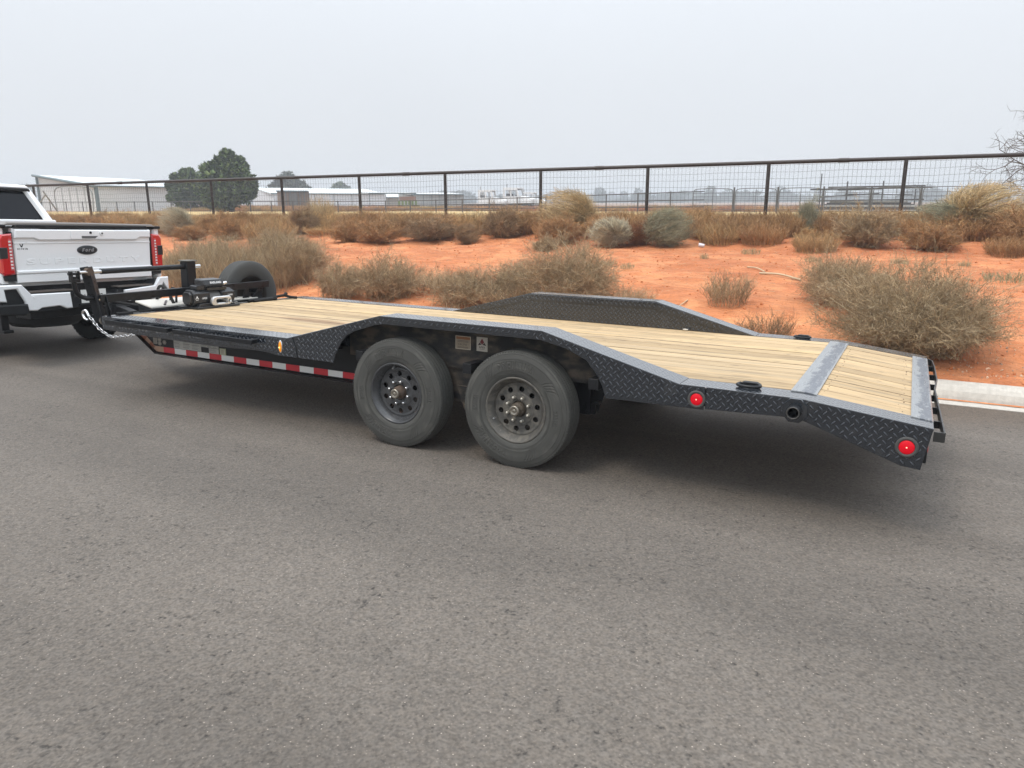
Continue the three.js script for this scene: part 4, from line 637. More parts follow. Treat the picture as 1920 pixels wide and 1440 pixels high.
  mesh('hitch_receiver', [B(R0 - 0.2, U1 + 0.06, 0.5, 0.6, 1.22, 1.35, 0.008), B(R0 - 0.3, R0 + 0.0, 0.5, 0.58, 0.55, 2.05, 0.01), CYL([U1 + 0.08, 0.6, 1.295], [U1 + 0.08, 0.52, 1.295], 0.03)], M.black, P);
  mesh('tow_bracket', [B(R0 - 0.16, R0 - 0.06, 0.38, 0.6, 0.27, 0.35, 0.01), B(R0 - 0.18, R0 - 0.04, 0.365, 0.4, 0.27, 0.38, 0.01)], M.black, P);
  // under the bed: hung spare, axle, frame
  mesh('underbody_spare', new THREE.LatheGeometry([[0.1, -0.09], [0.34, -0.12], [0.4, -0.06], [0.4, 0.06], [0.34, 0.12], [0.1, 0.1]].map((p) => new THREE.Vector2(...p)), 40).translate(-9.0, 0.5, -0.95), M.rubber, P);
  mesh('frame', [B(-14.2, R0 - 0.1, 0.58, 0.74, 0.75, 0.85), B(-14.2, R0 - 0.1, 0.58, 0.74, 1.72, 1.82), B(-10.6, R0 - 0.1, 0.7, 0.86, vl + 0.1, vr - 0.1)], M.frame, P);
  mesh('rear_axle', [CYL([-9.85, 0.42, 0.5], [-9.85, 0.42, 2.1], 0.06), new THREE.SphereGeometry(0.19, 20, 12).translate(-9.85, 0.42, -1.29)], M.frame, P);
  // cab
  const cabSide = [[-10.72, 0.5], [-10.72, 1.52], [-10.82, 1.6], [-11.05, 1.98], [-11.3, 2.03], [-12.5, 2.03], [-12.9, 1.98], [-13.45, 1.52], [-13.5, 0.5]];
  const cab = mesh('cab', [EXT(cabSide.slice(0, 2).concat([[-13.45, 1.52], [-13.5, 0.5]]), vl + 0.01, vr - 0.01, 0.03)], white, P);
  // roof and pillars narrow towards the top
  const taper = (g) => { const p = g.attributes.position; for (let i = 0; i < p.count; i++) { const t = clamp((p.getY(i) - 1.5) / 0.55); p.setZ(i, -1.285 + (p.getZ(i) + 1.285) * (1 - 0.2 * t)); } g.computeVertexNormals(); return g; };
  const frameShape = shapeOf(cabSide.slice(1, 8)); const win = (p) => { const h = new THREE.Path(); p.forEach(([a, b], i) => i ? h.lineTo(a, b) : h.moveTo(a, b)); h.closePath(); frameShape.holes.push(h); };
  win([[-11.0, 1.58], [-11.9, 1.56], [-11.9, 1.94], [-11.2, 1.95]]); win([[-12.0, 1.56], [-13.15, 1.56], [-12.85, 1.9], [-12.0, 1.94]]);
  const sideG = [0, 1].map((s) => taper(EXT(frameShape, s ? vr - 0.1 : vl + 0.02, s ? vr - 0.02 : vl + 0.1)));
  mesh('roof', [taper(EXP([[-11.0, vl + 0.02], [-11.0, vr - 0.02], [-12.8, vr - 0.02], [-12.8, vl + 0.02]], 1.99, 2.06, 0.03)), ...sideG], white, cab);
  for (const vv of [vl + 0.05, vr - 0.06]) { mesh('side_window', taper(EXT([[-11.0, 1.58], [-11.9, 1.56], [-11.9, 1.94], [-11.2, 1.95]].reverse(), vv, vv + 0.008)), M.glass, cab); mesh('side_window', taper(EXT([[-12.0, 1.56], [-13.15, 1.56], [-12.85, 1.9], [-12.0, 1.94]].reverse(), vv, vv + 0.008)), M.glass, cab); }
  mesh('windscreen', quad([[-13.42, 1.53, vl + 0.12], [-13.42, 1.53, vr - 0.12], [-12.88, 1.98, vr - 0.26], [-12.88, 1.98, vl + 0.26]]), M.glass, cab);
  for (const vv of [vl + 0.004, vr - 0.008]) { for (const u of [-10.95, -11.95, -13.2]) mesh('door_seam', B(u, u + 0.006, 0.6, 1.5, vv, vv + 0.004, 0), M.black, cab); for (const u of [-11.15, -12.15]) mesh('door_handle', B(u - 0.16, u, 1.3, 1.335, vv - 0.02, vv + 0.01, 0.006), M.plastic, cab); }
  mesh('high_stop_lamp', taper(B(-11.03, -10.98, 1.972, 2.01, vl + 0.02, vr - 0.02, 0.01)), M.plastic, cab);
  function quad(q) { const g = new THREE.BufferGeometry(), a = q.map(([u, y, v]) => [u, y, -v]), b = a.map(([x, y, z]) => [x + 0.008, y + 0.004, z]); g.setAttribute('position', new THREE.Float32BufferAttribute([...a, ...b].flat(), 3)); g.setIndex([0, 1, 2, 0, 2, 3, 4, 6, 5, 4, 7, 6, 0, 4, 5, 0, 5, 1, 1, 5, 6, 1, 6, 2, 2, 6, 7, 2, 7, 3, 3, 7, 4, 3, 4, 0]); const n = g.toNonIndexed(); n.computeVertexNormals(); return n; }
  const backG = new THREE.BufferGeometry(); { const q = [[-10.84, 1.6, vl + 0.13], [-10.84, 1.6, vr - 0.13], [-11.03, 1.97, vr - 0.27], [-11.03, 1.97, vl + 0.27]].map(([u, y, v]) => [u, y, -v]), th = q.map(([x, y, z]) => [x - 0.008, y - 0.004, z]); const all = [...q, ...th].flat(); backG.setAttribute('position', new THREE.Float32BufferAttribute(all, 3)); backG.setIndex([0, 1, 2, 0, 2, 3, 4, 6, 5, 4, 7, 6, 0, 4, 5, 0, 5, 1, 1, 5, 6, 1, 6, 2, 2, 6, 7, 2, 7, 3, 3, 7, 4, 3, 4, 0]); }
  const bg = backG.toNonIndexed(); bg.computeVertexNormals();
  mesh('rear_window', bg, M.glass, cab);
  mesh('rear_pillar', [BAR([-10.8, 1.56, vl + 0.075], [-11.05, 2.0, vl + 0.21], 0.11, 0.06, 0.01), BAR([-10.8, 1.56, vr - 0.075], [-11.05, 2.0, vr - 0.21], 0.11, 0.06, 0.01), B(-10.86, -10.72, 1.5, 1.59, vl + 0.02, vr - 0.02, 0.02)], white, cab);
  mesh('cabin_trim', [B(-13.2, -10.95, 1.3, 1.5, vl + 0.12, vr - 0.12), B(-11.1, -11.0, 1.5, 1.8, vl + 0.3, vr - 0.3)], M.black, cab);
  mesh('bonnet', [EXT([[-13.4, 0.6], [-13.4, 1.5], [-13.7, 1.47], [-14.9, 1.38], [-15.0, 1.2], [-15.0, 0.6], [-14.75, 0.6], [-14.6, 0.95], [-14.3, 1.05], [-14.0, 0.95], [-13.85, 0.6]], vl + 0.03, vr - 0.03, 0.03)], white, P);
  const pw = (u, v, t) => { const w = new THREE.Group(); w.name = numbered('wheel'); P.add(w); OFF.set(w, [0, 0, 0]); const o = OFF.get(P); w.position.set(u + o[0], 0.415, -v + o[2]); w.rotation.y = t;
    const bl = []; for (let k = 0; k < 40; k++) for (const z of [-0.095, -0.035, 0.035, 0.095]) bl.push(new THREE.BoxGeometry(0.042, 0.02, 0.05).translate(0, 0.405, z).rotateZ((k + (z > 0 ? 0.5 : 0)) / 40 * 2 * Math.PI));
    mesh('tyre', [Lt([[0.24, 0.11], [0.3, 0.14], [0.36, 0.14], [0.395, 0.125], [0.402, 0.1], [0.402, -0.1], [0.395, -0.125], [0.36, -0.14], [0.3, -0.14], [0.24, -0.11]], 64), ...bl], M.rubber, w);
    mesh('rim', Lt([[0.24, 0.11], [0.22, 0.08], [0.2, 0.02], [0.09, 0.03], [0.07, 0.06], [0, 0.06]], 40), M.steel, w); return w; };
  for (const u of [-9.85, -14.3]) { pw(u, 0.47, 0); pw(u, 2.1, Math.PI); }
}

// ---------------------------------------------------------------- pipe fence on the bank
const fenceAt = (k) => [-30.77 + 3.039 * k, 13.64 + 0.2525 * k];
const railY = (k) => 2.388 + 0.0274 * k;
const pipe = std(0.036, 0.026, 0.021, 0.75, 0.2, { roughnessMap: grainRough });
{
  const F = thing('pipe_fence', [0, 0, 0], 0, 'dark rusty pipe fence with welded wire mesh running along the bank', 'fence');
  const wire = std(0.15, 0.15, 0.15, 0.55, 0.5), R = rng(8);
  for (let k = -3; k <= 13; k++) {
    const [u, v] = fenceAt(k), y = railY(k); mesh('post', CYL([u, groundY(u, v) - 0.35, v], [u, y - 0.03, v], 0.046, 0.046, 14), pipe, F);
    if (k === 13) break;
    const [u2, v2] = fenceAt(k + 1), y2 = railY(k + 1), sag = 0.012 * (R() - 0.5);
    mesh('top_rail', [CYL([u, y, v], [u2, y2, v2], 0.047, 0.047, 14), ...(k % 2 ? [CYL([lerp(u, u2, 0.52), lerp(y, y2, 0.52), lerp(v, v2, 0.52)], [lerp(u, u2, 0.6), lerp(y, y2, 0.6), lerp(v, v2, 0.6)], 0.055, 0.055, 14)] : [])], pipe, F);
    const P = []; const tri = (a, b, r) => { P.push(new THREE.CylinderGeometry(r, r, 1, 3, 1, true)); const A = V3(...a), Bq = V3(...b), d = Bq.clone().sub(A), L = d.length(); P[P.length - 1].scale(1, L, 1).applyQuaternion(new THREE.Quaternion().setFromUnitVectors(UYv, d.normalize())).translate((A.x + Bq.x) / 2, (A.y + Bq.y) / 2, (A.z + Bq.z) / 2); };
    const n = 30, pt = (t, h) => { const uu = lerp(u, u2, t), vv = lerp(v, v2, t) - 0.05; return [uu, lerp(y, y2, t) - 0.05 - h + 0.012 * Math.sin(t * 9 + k) * (h > 0.02 ? 1 : 0), vv]; };
    for (let i = 0; i < n; i++) { const t = i / n; tri(pt(t, 0), pt(t + 0.004 * (R() - 0.5), 1.3), 0.0033); }
    for (let j = 0; j < 9; j++) for (let i = 0; i < 5; i++) tri(pt(i / 5, 0.02 + j * 0.16), pt((i + 1) / 5, 0.02 + j * 0.16), 0.0034);
    const w = mesh('wire_mesh', P, wire, F); w.userData.kind = 'stuff';
  }
}

// ---------------------------------------------------------------- plants
class Twigs {                                                       // collects thin three-sided stems
  constructor() { this.p = []; this.n = []; this.c = []; this.i = []; }
  seg(a, b, ra, rb, col) {
    const d = b.clone().sub(a).normalize(), x = new THREE.Vector3(d.y, d.z, d.x).cross(d).normalize(), y = d.clone().cross(x), s = this.p.length / 3;
    for (let e = 0; e < 2; e++) { const o = e ? b : a, r = e ? rb : ra; for (let k = 0; k < 3; k++) { const c = Math.cos(k * 2.0944), q = Math.sin(k * 2.0944), nx = x.x * c + y.x * q, ny = x.y * c + y.y * q, nz = x.z * c + y.z * q; this.p.push(o.x + nx * r, o.y + ny * r, o.z + nz * r); this.n.push(nx, ny, nz); this.c.push(col[0], col[1], col[2]); } }
    for (let k = 0; k < 3; k++) { const m = (k + 1) % 3; this.i.push(s + k, s + m, s + 3 + k, s + m, s + 3 + m, s + 3 + k); }
  }
  path(pts, r0, r1, col) { for (let k = 0; k < pts.length - 1; k++) this.seg(pts[k], pts[k + 1], lerp(r0, r1, k / (pts.length - 1)), lerp(r0, r1, (k + 1) / (pts.length - 1)), col); }
  geo() { const g = new THREE.BufferGeometry(); g.setAttribute('position', new THREE.Float32BufferAttribute(this.p, 3)); g.setAttribute('normal', new THREE.Float32BufferAttribute(this.n, 3)); g.setAttribute('color', new THREE.Float32BufferAttribute(this.c, 3)); g.setAttribute('uv', new THREE.Float32BufferAttribute(new Float32Array(this.p.length / 3 * 2), 2)); g.setIndex(this.i); return g; }
}
const twigMat = new THREE.MeshStandardMaterial({ vertexColors: true, roughness: 0.9 });
const rv = (R) => { let v; do v = new THREE.Vector3(R() * 2 - 1, R() * 2 - 1, R() * 2 - 1); while (v.lengthSq() > 1 || v.lengthSq() < 0.01); return v.normalize(); };
const tint = (R, c, s = 0.25) => { const k = 1 + s * (R() * 2 - 1), h = 0.06 * (R() * 2 - 1); return [c[0] * k * (1 + h), c[1] * k, c[2] * k * (1 - h)]; };
// dense shrub of wiry curling stems; Rx half width, H height in metres
function thistle(seed, Rx, H, nMain, nSide, cols, o = {}) {
  const R = rng(seed), br = new Twigs(), tw = new Twigs(), up = o.up ?? 0.2, tl = o.tl ?? 0.1, th = o.th ?? 1;
  const env = (d) => (o.e0 ?? 0.72) + (o.e1 ?? 0.72) * (fbm(d.x * 1.9 + 9, d.z * 1.9 + d.y * 1.3 + 9, 64, 64, 2, seed) - 0.28);
  for (let m = 0; m < nMain; m++) {
    const d = rv(R); d.y = Math.abs(d.y) * 1.05 - 0.14; d.normalize(); const e = env(d) * (R() < 0.06 ? 1.08 + 0.12 * R() : 0.72 + 0.3 * R());
    const end = new THREE.Vector3(d.x * Rx * e, Math.max(0.01, (0.34 + 0.66 * d.y) * H * e), d.z * Rx * e * (o.dz ?? 0.9)), base = new THREE.Vector3((R() - 0.5) * Rx * (o.spread ?? 0.5), 0, (R() - 0.5) * Rx * (o.spread ?? 0.5));
    const ctl = base.clone().lerp(end, 0.5); ctl.y += H * (up * R() - 0.05); ctl.x += (R() - 0.5) * 0.12 * Rx; ctl.z += (R() - 0.5) * 0.12 * Rx;
    const q = (t) => base.clone().multiplyScalar((1 - t) * (1 - t)).addScaledVector(ctl, 2 * t * (1 - t)).addScaledVector(end, t * t);
    const c = tint(R, cols[Math.floor(R() * cols.length)]); const pts = []; for (let k = 0; k <= 5; k++) pts.push(q(k / 5)); const wood = m % 11 === 0; br.path(pts, (wood ? 0.008 : 0.0032) * th, (wood ? 0.003 : 0.0016) * th, wood ? [c[0] * 1.35, c[1] * 1.35, c[2] * 1.4] : c);
    for (let s = 0; s < nSide; s++) {
      const t = 0.28 + 0.72 * Math.pow(R(), 0.75), a = q(t), dir = q(Math.min(t + 0.05, 1.05)).sub(a).normalize().multiplyScalar(0.75).add(rv(R).multiplyScalar(0.9)); dir.y += up; dir.normalize();
      const L = tl * (0.5 + R()), cc = tint(R, cols[Math.floor(R() * cols.length)], 0.35); let p = a, dd = dir; const pp = [p];
      for (let k = 0; k < 3; k++) { dd = dd.clone().add(rv(R).multiplyScalar(0.55)).normalize(); p = p.clone().addScaledVector(dd, L / 3); if (p.y < 0.004) p.y = 0.004; pp.push(p); }
      tw.path(pp, 0.0017 * th, 0.0011 * th, cc);
      for (let k = 1; k < 4; k++) { const z = pp[k].clone().addScaledVector(rv(R).add(dd).normalize(), L * 0.35); if (z.y < 0.003) z.y = 0.003; tw.seg(pp[k], z, 0.0013 * th, 0.0008 * th, cc); }
    }
  }
  return [br.geo(), tw.geo()];
}
// blown tumbleweed: long strands sweeping round a ball
function tumble(seed, Rx, H, n, cols, th = 1) {
  const R = rng(seed), br = new Twigs(), tw = new Twigs(), root = new THREE.Vector3(-0.8, -0.35, 0.3).normalize();
  for (let m = 0; m < n; m++) {
    const d = rv(R), rad = 0.45 + 0.55 * Math.sqrt(R()), c = tint(R, cols[Math.floor(R() * cols.length)], 0.3), pts = [], ax = root.clone().cross(d).normalize(), ang = Math.acos(clamp(root.dot(d), -1, 1)), N = 7;
    for (let k = 0; k <= N; k++) { const t = k / N, w = root.clone().applyAxisAngle(ax, ang * t), r = rad * (0.35 + 0.65 * Math.sin(Math.min(t * 1.3 + 0.12, 1.57))) * (1 + 0.07 * (R() - 0.5)); pts.push(new THREE.Vector3(w.x * r * Rx, Math.max(0.005, (w.y * r * 0.5 + 0.5) * H), w.z * r * Rx)); }
    br.path(pts, 0.0045 * th, 0.0018 * th, c);
    for (let k = 2; k <= N; k++) for (let j = 0; j < 3; j++) { const a = pts[k], dir = a.clone().sub(pts[k - 1]).normalize().add(rv(R).multiplyScalar(0.7)).normalize(), L = 0.13 * Rx * (0.6 + R()), b = a.clone().addScaledVector(dir, L); b.y = Math.max(b.y, 0.004); tw.seg(a, b, 0.002 * th, 0.0011 * th, c); const b2 = b.clone().addScaledVector(dir.add(rv(R).multiplyScalar(0.6)).normalize(), L * 0.8); b2.y = Math.max(b2.y, 0.003); tw.seg(b, b2, 0.0015 * th, 0.0009 * th, c); }
  }
  return [br.geo(), tw.geo()];
}
// upright dry weeds and grass
function weeds(seed, Rx, H, n, cols, th = 1, side = 5) {
  const R = rng(seed), br = new Twigs(), tw = new Twigs();
  for (let m = 0; m < n; m++) {
    const a = R() * 6.283, r = Math.sqrt(R()), c = tint(R, cols[Math.floor(R() * cols.length)], 0.3), h = H * (0.45 + 0.6 * R()) * (1 - 0.35 * r * r), lean = 0.35 * r + 0.25 * R();
    const b = new THREE.Vector3(Math.cos(a) * r * Rx * 0.8, 0, Math.sin(a) * r * Rx * 0.8), pts = []; const w = R() * 6.28;
    for (let k = 0; k <= 4; k++) { const t = k / 4; pts.push(new THREE.Vector3(b.x + Math.cos(a + w * 0.1) * lean * h * t * t + 0.03 * (R() - 0.5), h * t * (1 - 0.15 * lean * t), b.z + Math.sin(a + w * 0.1) * lean * h * t * t + 0.03 * (R() - 0.5))); }
    br.path(pts, 0.003 * th, 0.0012 * th, c);
    for (let k = 0; k < side; k++) { const t = 0.25 + 0.75 * R(), i = Math.min(3, Math.floor(t * 4)), p = pts[i].clone().lerp(pts[i + 1], t * 4 - i), dir = new THREE.Vector3(R() - 0.5, 0.45 + 0.4 * R(), R() - 0.5).normalize(), L = H * 0.16 * (0.5 + R()), q = p.clone().addScaledVector(dir, L); tw.seg(p, q, 0.002 * th, 0.001 * th, c); tw.seg(q, q.clone().addScaledVector(dir.add(rv(R).multiplyScalar(0.5)).normalize(), L * 0.6), 0.0016 * th, 0.0009 * th, c); }
  }
  return [br.geo(), tw.geo()];
}
const C = { olive: [[0.39, 0.28, 0.155], [0.34, 0.25, 0.145], [0.47, 0.355, 0.215], [0.29, 0.2, 0.11]], brown: [[0.4, 0.225, 0.1], [0.46, 0.28, 0.13], [0.31, 0.175, 0.078]], dark: [[0.3, 0.195, 0.105], [0.35, 0.235, 0.13], [0.23, 0.15, 0.08]], red: [[0.29, 0.13, 0.055], [0.22, 0.1, 0.045]], straw: [[0.52, 0.38, 0.2], [0.44, 0.31, 0.16], [0.58, 0.45, 0.27]], pale: [[0.44, 0.38, 0.26], [0.36, 0.32, 0.22], [0.5, 0.43, 0.31]], tan: [[0.42, 0.27, 0.12], [0.35, 0.22, 0.1], [0.47, 0.32, 0.16]], sage: [[0.3, 0.29, 0.19], [0.36, 0.34, 0.24], [0.25, 0.23, 0.15]] };
const protos = {
  thistleA: thistle(11, 0.5, 0.8, 150, 22, [[1, 1, 1], [0.8, 0.8, 0.8], [1.2, 1.15, 1.1]], { th: 1.6, tl: 0.11 }), thistleB: thistle(12, 0.5, 0.7, 150, 22, [[1, 1, 1], [0.75, 0.75, 0.75], [1.2, 1.2, 1.15]], { th: 1.6, tl: 0.12, up: 0.35 }),
  ballA: tumble(21, 0.5, 0.85, 420, [[1, 1, 1], [0.8, 0.8, 0.78], [1.2, 1.2, 1.15]], 1.35), ballB: tumble(22, 0.5, 0.75, 380, [[1, 1, 1], [0.75, 0.75, 0.75], [1.2, 1.18, 1.1]], 1.35),
  weedA: weeds(31, 0.5, 0.6, 300, [[1, 1, 1], [0.8, 0.8, 0.8], [1.2, 1.15, 1.1]], 1.5, 7), weedB: weeds(32, 0.5, 0.5, 340, [[1, 1, 1], [0.75, 0.72, 0.7], [1.15, 1.15, 1.1]], 1.5, 6),
};
const bushMats = {}; for (const [k, v] of Object.entries(C)) { const m = new THREE.MeshStandardMaterial({ vertexColors: true, roughness: 0.9 }); m.color.setRGB(...[0, 1, 2].map((i) => v.reduce((a, c) => a + c[i], 0) / v.length)); bushMats[k] = m; }
function bush(name, proto, colr, u, v, w, h, turn, label, cat = 'bush', group, dy = 0) {
  const g = thing(name, onGround(u, v, dy - 0.02), turn, label, cat, group), [a, b] = protos[proto], H = { thistleA: 0.8, thistleB: 0.7, ballA: 0.85, ballB: 0.75, weedA: 0.6, weedB: 0.5 }[proto];
  const add = (n, geo) => { const m = new THREE.Mesh(geo, bushMats[colr]); m.name = numbered(n); m.scale.set(w * 1.05, h / H, w * 1.05); g.add(m); };
  add('branches', a); add('twigs', b); return g;
}
function bigBush(name, parts, u, v, turn, label, cat = 'bush') { const g = thing(name, onGround(u, v, -0.03), turn, label, cat); ['branches', 'twigs'].forEach((n, i) => { const m = new THREE.Mesh(parts[i], twigMat); m.name = numbered(n); g.add(m); }); return g; }
// near shrubs between the trailer and the bank
bigBush('shrub', thistle(41, 1.08, 1.12, 640, 21, C.olive, { e0: 0.84, e1: 0.42, tl: 0.12, spread: 0.7, dz: 0.85 }), 0.1, 5.0, 0.3, 'largest grey-brown curly shrub growing at the kerb behind the trailer tail');
bigBush('shrub', thistle(42, 0.78, 0.8, 360, 19, C.olive, { e0: 0.8, e1: 0.5, tl: 0.12, spread: 0.7, up: 0.3 }), -0.75, 7.0, 1.3, 'grey-brown shrub just behind and left of the largest shrub');
bigBush('shrub', thistle(43, 1.05, 1.1, 360, 20, C.olive, { tl: 0.13, spread: 0.9, up: 0.4 }), -4.5, 6.1, 2.3, 'tall olive-brown shrub behind the far fender of the trailer');
bigBush('shrub', thistle(44, 0.72, 0.8, 260, 16, C.olive, { tl: 0.12, spread: 0.9, up: 0.45 }), -7.55, 5.7, 0.8, 'pointed olive-brown shrub behind the middle of the plank deck');
{ const s5 = thistle(45, 0.85, 1.0, 270, 18, C.olive, { tl: 0.13, spread: 1.1, up: 0.6 }), s6 = thistle(46, 0.62, 0.66, 170, 16, C.olive, { tl: 0.11, spread: 1.2, up: 0.65 });
  bigBush('shrub', s5, -10.2, 6.3, 0.4, 'tall feathery shrub right behind the upright spare wheel'); bigBush('shrub', s5, -12.2, 6.1, 2.6, 'feathery shrub next to the right tail lamp of the pickup'); bigBush('shrub', s5, -11.1, 7.1, 4.0, 'shrub rising between the spare wheel and the pickup tail lamp');
  bigBush('shrub', s6, -6.1, 5.6, 1, 'low loose shrub behind the deck left of the far fender'); bigBush('shrub', s6, -8.35, 5.5, 3.2, 'low shrub behind the deck between the spare wheel and the pointed shrub'); bigBush('shrub', s6, -5.5, 6.3, 2, 'small shrub at the left foot of the tall fender shrub'); }
bigBush('small_shrub', weeds(47, 0.34, 0.46, 120, C.olive, 1, 12), -2.25, 6.55, 0, 'small leaning shrub alone on the red slope above the far fender end', 'bush');
bigBush('small_shrub', weeds(48, 0.32, 0.42, 90, C.dark, 1, 10), -1.45, 5.05, 0, 'sparse dark shrub just behind the far rail at the fender end', 'bush');
// bushes along the fence, left to right
const line = [
  ['thistleB', 'dark', -26.0, 13.1, 0.7, 0.7, 'dark bush beside the second fence post visible from the truck'], ['weedA', 'tan', -23.3, 12.3, 1.5, 0.75, 'tan grassy clump at the fence foot just above the pickup bed'], ['ballA', 'pale', -20.8, 12.1, 1.0, 0.95, 'grey tumbleweed with pale bent strands above the right tail lamp'],
  ['thistleA', 'brown', -19.1, 11.3, 1.2, 0.55, 'low brown bush right of the grey tumbleweed by the pickup'], ['thistleB', 'brown', -17.6, 11.4, 1.1, 0.75, 'brown bush straight below the big green tree'], ['weedB', 'tan', -15.8, 11.2, 1.4, 0.68, 'tan bush on the edge of the red soil behind the spare wheel'],
  ['thistleA', 'dark', -16.3, 13.0, 1.0, 0.95, 'tall dark brown bush against the fence right of the green tree'], ['weedA', 'straw', -16.6, 14.2, 0.8, 0.95, 'straw coloured clump behind the tall dark brown bush'], ['thistleB', 'brown', -13.5, 11.8, 1.1, 0.7, 'brown bush with bare white sticks left of the middle fence post'],
  ['thistleA', 'brown', -12.5, 11.8, 1.4, 0.78, 'brown bush in front of the fence post above the deck middle'], ['thistleA', 'dark', -11.2, 12.3, 1.6, 0.72, 'wide dark bush on the red soil edge left of the small round ball'], ['ballB', 'dark', -10.0, 12.3, 0.65, 0.52, 'small round dark tumbleweed ball alone on the red soil edge'],
  ['thistleB', 'dark', -9.5, 13.1, 1.05, 0.9, 'dark brown bush in front of the parked white trucks'], ['ballA', 'straw', -7.95, 13.7, 1.45, 1.15, 'large bush with pale bleached branches right of the white trucks'], ['thistleA', 'brown', -7.6, 12.5, 1.3, 0.78, 'brown bush below the bleached branches'],
  ['thistleB', 'olive', -7.2, 10.9, 0.65, 0.38, 'small grey bush farthest forward on the soil below the bleached branches'], ['ballB', 'pale', -6.2, 12.3, 1.0, 0.66, 'pale flattened tumbleweed left of the big round one'], ['thistleA', 'red', -5.6, 12.6, 0.8, 0.66, 'reddish brown bush between the two pale tumbleweeds'],
  ['ballA', 'sage', -4.85, 12.4, 1.05, 0.88, 'big round grey-green tumbleweed at the fence post'], ['weedB', 'tan', -3.9, 13.0, 1.0, 0.48, 'low tan weeds right of the round grey-green tumbleweed'], ['weedA', 'brown', -2.95, 13.0, 1.0, 0.5, 'low brown weeds at the foot of the leaning right fence post'],
  ['thistleA', 'sage', -2.2, 14.3, 0.6, 1.0, 'thin upright grey-green bush against the wire mesh'], ['thistleA', 'olive', -0.85, 12.9, 1.3, 0.95, 'large rounded olive bush left of the rightmost fence post'], ['weedA', 'tan', -1.75, 12.2, 0.9, 0.45, 'tan fluffy bush standing out on the red soil before the olive bush'],
  ['ballB', 'sage', 0.35, 14.3, 1.1, 0.75, 'grey swept tumbleweed just right of the rightmost fence post'], ['thistleB', 'brown', 0.3, 12.8, 1.2, 0.62, 'brown bush below the swept tumbleweed'], ['ballA', 'straw', 1.3, 14.6, 1.7, 1.15, 'big straw coloured heap of tumbleweed at the right edge'],
  ['thistleA', 'brown', 1.9, 13.4, 1.3, 0.95, 'brown bush in front of the straw heap at the picture edge'], ['weedB', 'brown', 1.6, 12.5, 0.9, 0.42, 'low brown bush at the lower right end of the bush row'],
];
line.forEach(([p, c, u, v, w, h, label], i) => bush(/ball/.test(p) ? 'tumbleweed' : 'bush', p, c, u, v, w, h, i * 1.7, label, /ball/.test(p) ? 'tumbleweed' : 'bush'));
// nameless dry weeds between them, along both sides of the wire
function scatter(name, proto, colr, n, seed, place, label, cat) {
  const R = rng(seed), [a, b] = protos[proto], g = mergeGeometries([a, b]), inst = new THREE.InstancedMesh(g, bushMats[colr], n), m = new THREE.Matrix4(), q = new THREE.Quaternion();
  for (let i = 0; i < n; i++) { const [u, v, w, h] = place(R, i); q.setFromAxisAngle(UYv, R() * 6.28); m.compose(new THREE.Vector3(u, groundY(u, v) - 0.03, -v), q, new THREE.Vector3(w, h, w)); inst.setMatrixAt(i, m); const k = 0.75 + 0.5 * R(); inst.setColorAt(i, new THREE.Color(k, k, k)); }
  inst.name = name; inst.castShadow = inst.receiveShadow = true; scene.add(inst); return tag(inst, label, cat, null, 'stuff');
}
const along = (a, b, off, wob) => (R) => { const k = a + (b - a) * R(), [u, v] = fenceAt(k); return [u, v + off + (R() - 0.5) * wob]; };
scatter('dry_weeds', 'weedA', 'tan', 130, 3, (R) => [...along(0, 12, -1.1, 1.6)(R), 0.7 + 0.7 * R(), 0.4 + 0.6 * R()], 'tan dry weeds massed along the foot of the fence', 'weeds');
scatter('brown_weeds', 'weedB', 'brown', 120, 4, (R) => [...along(0, 12, -1.5, 1.6)(R), 0.7 + 0.8 * R(), 0.6 + 0.6 * R()], 'brown dry weeds mixed among the bushes before the fence', 'weeds');
scatter('straw_grass', 'weedB', 'straw', 150, 6, (R) => [...along(-2, 13, 1.6, 2.6)(R), 0.7 + 0.7 * R(), 0.25 + 0.4 * R()], 'straw yellow grass standing behind the wire mesh', 'grass');
scatter('brown_brush', 'thistleB', 'brown', 70, 7, (R) => [...along(0, 12.5, -1.6, 1.4)(R), 0.8 + 0.7 * R(), 0.5 + 0.45 * R()], 'low brown brush filling the gaps along the fence', 'brush');
{ // feathery dry stems standing between the near shrubs
  const g = mergeGeometries(weeds(55, 0.5, 0.62, 150, C.olive, 1.0, 9)), R = rng(56), n = 20, inst = new THREE.InstancedMesh(g, twigMat, n), m = new THREE.Matrix4();
  for (let i = 0; i < n; i++) { const u = i < 14 ? -12.6 + 2.6 * R() : -8.3 + 4.8 * R(), v = 5.2 + 1.2 * R(), k = 0.8 + 0.45 * R(); m.compose(new THREE.Vector3(u, groundY(u, v) - 0.03, -v), new THREE.Quaternion().setFromAxisAngle(UYv, R() * 6.28), new THREE.Vector3(k * 1.1, k * (u < -8.7 ? 1.2 : 0.6), k * 1.1)); inst.setMatrixAt(i, m); }
  inst.name = 'feathery_weeds'; scene.add(inst); tag(inst, 'feathery dry stems standing between the shrubs behind the deck', 'weeds', null, 'stuff');
}
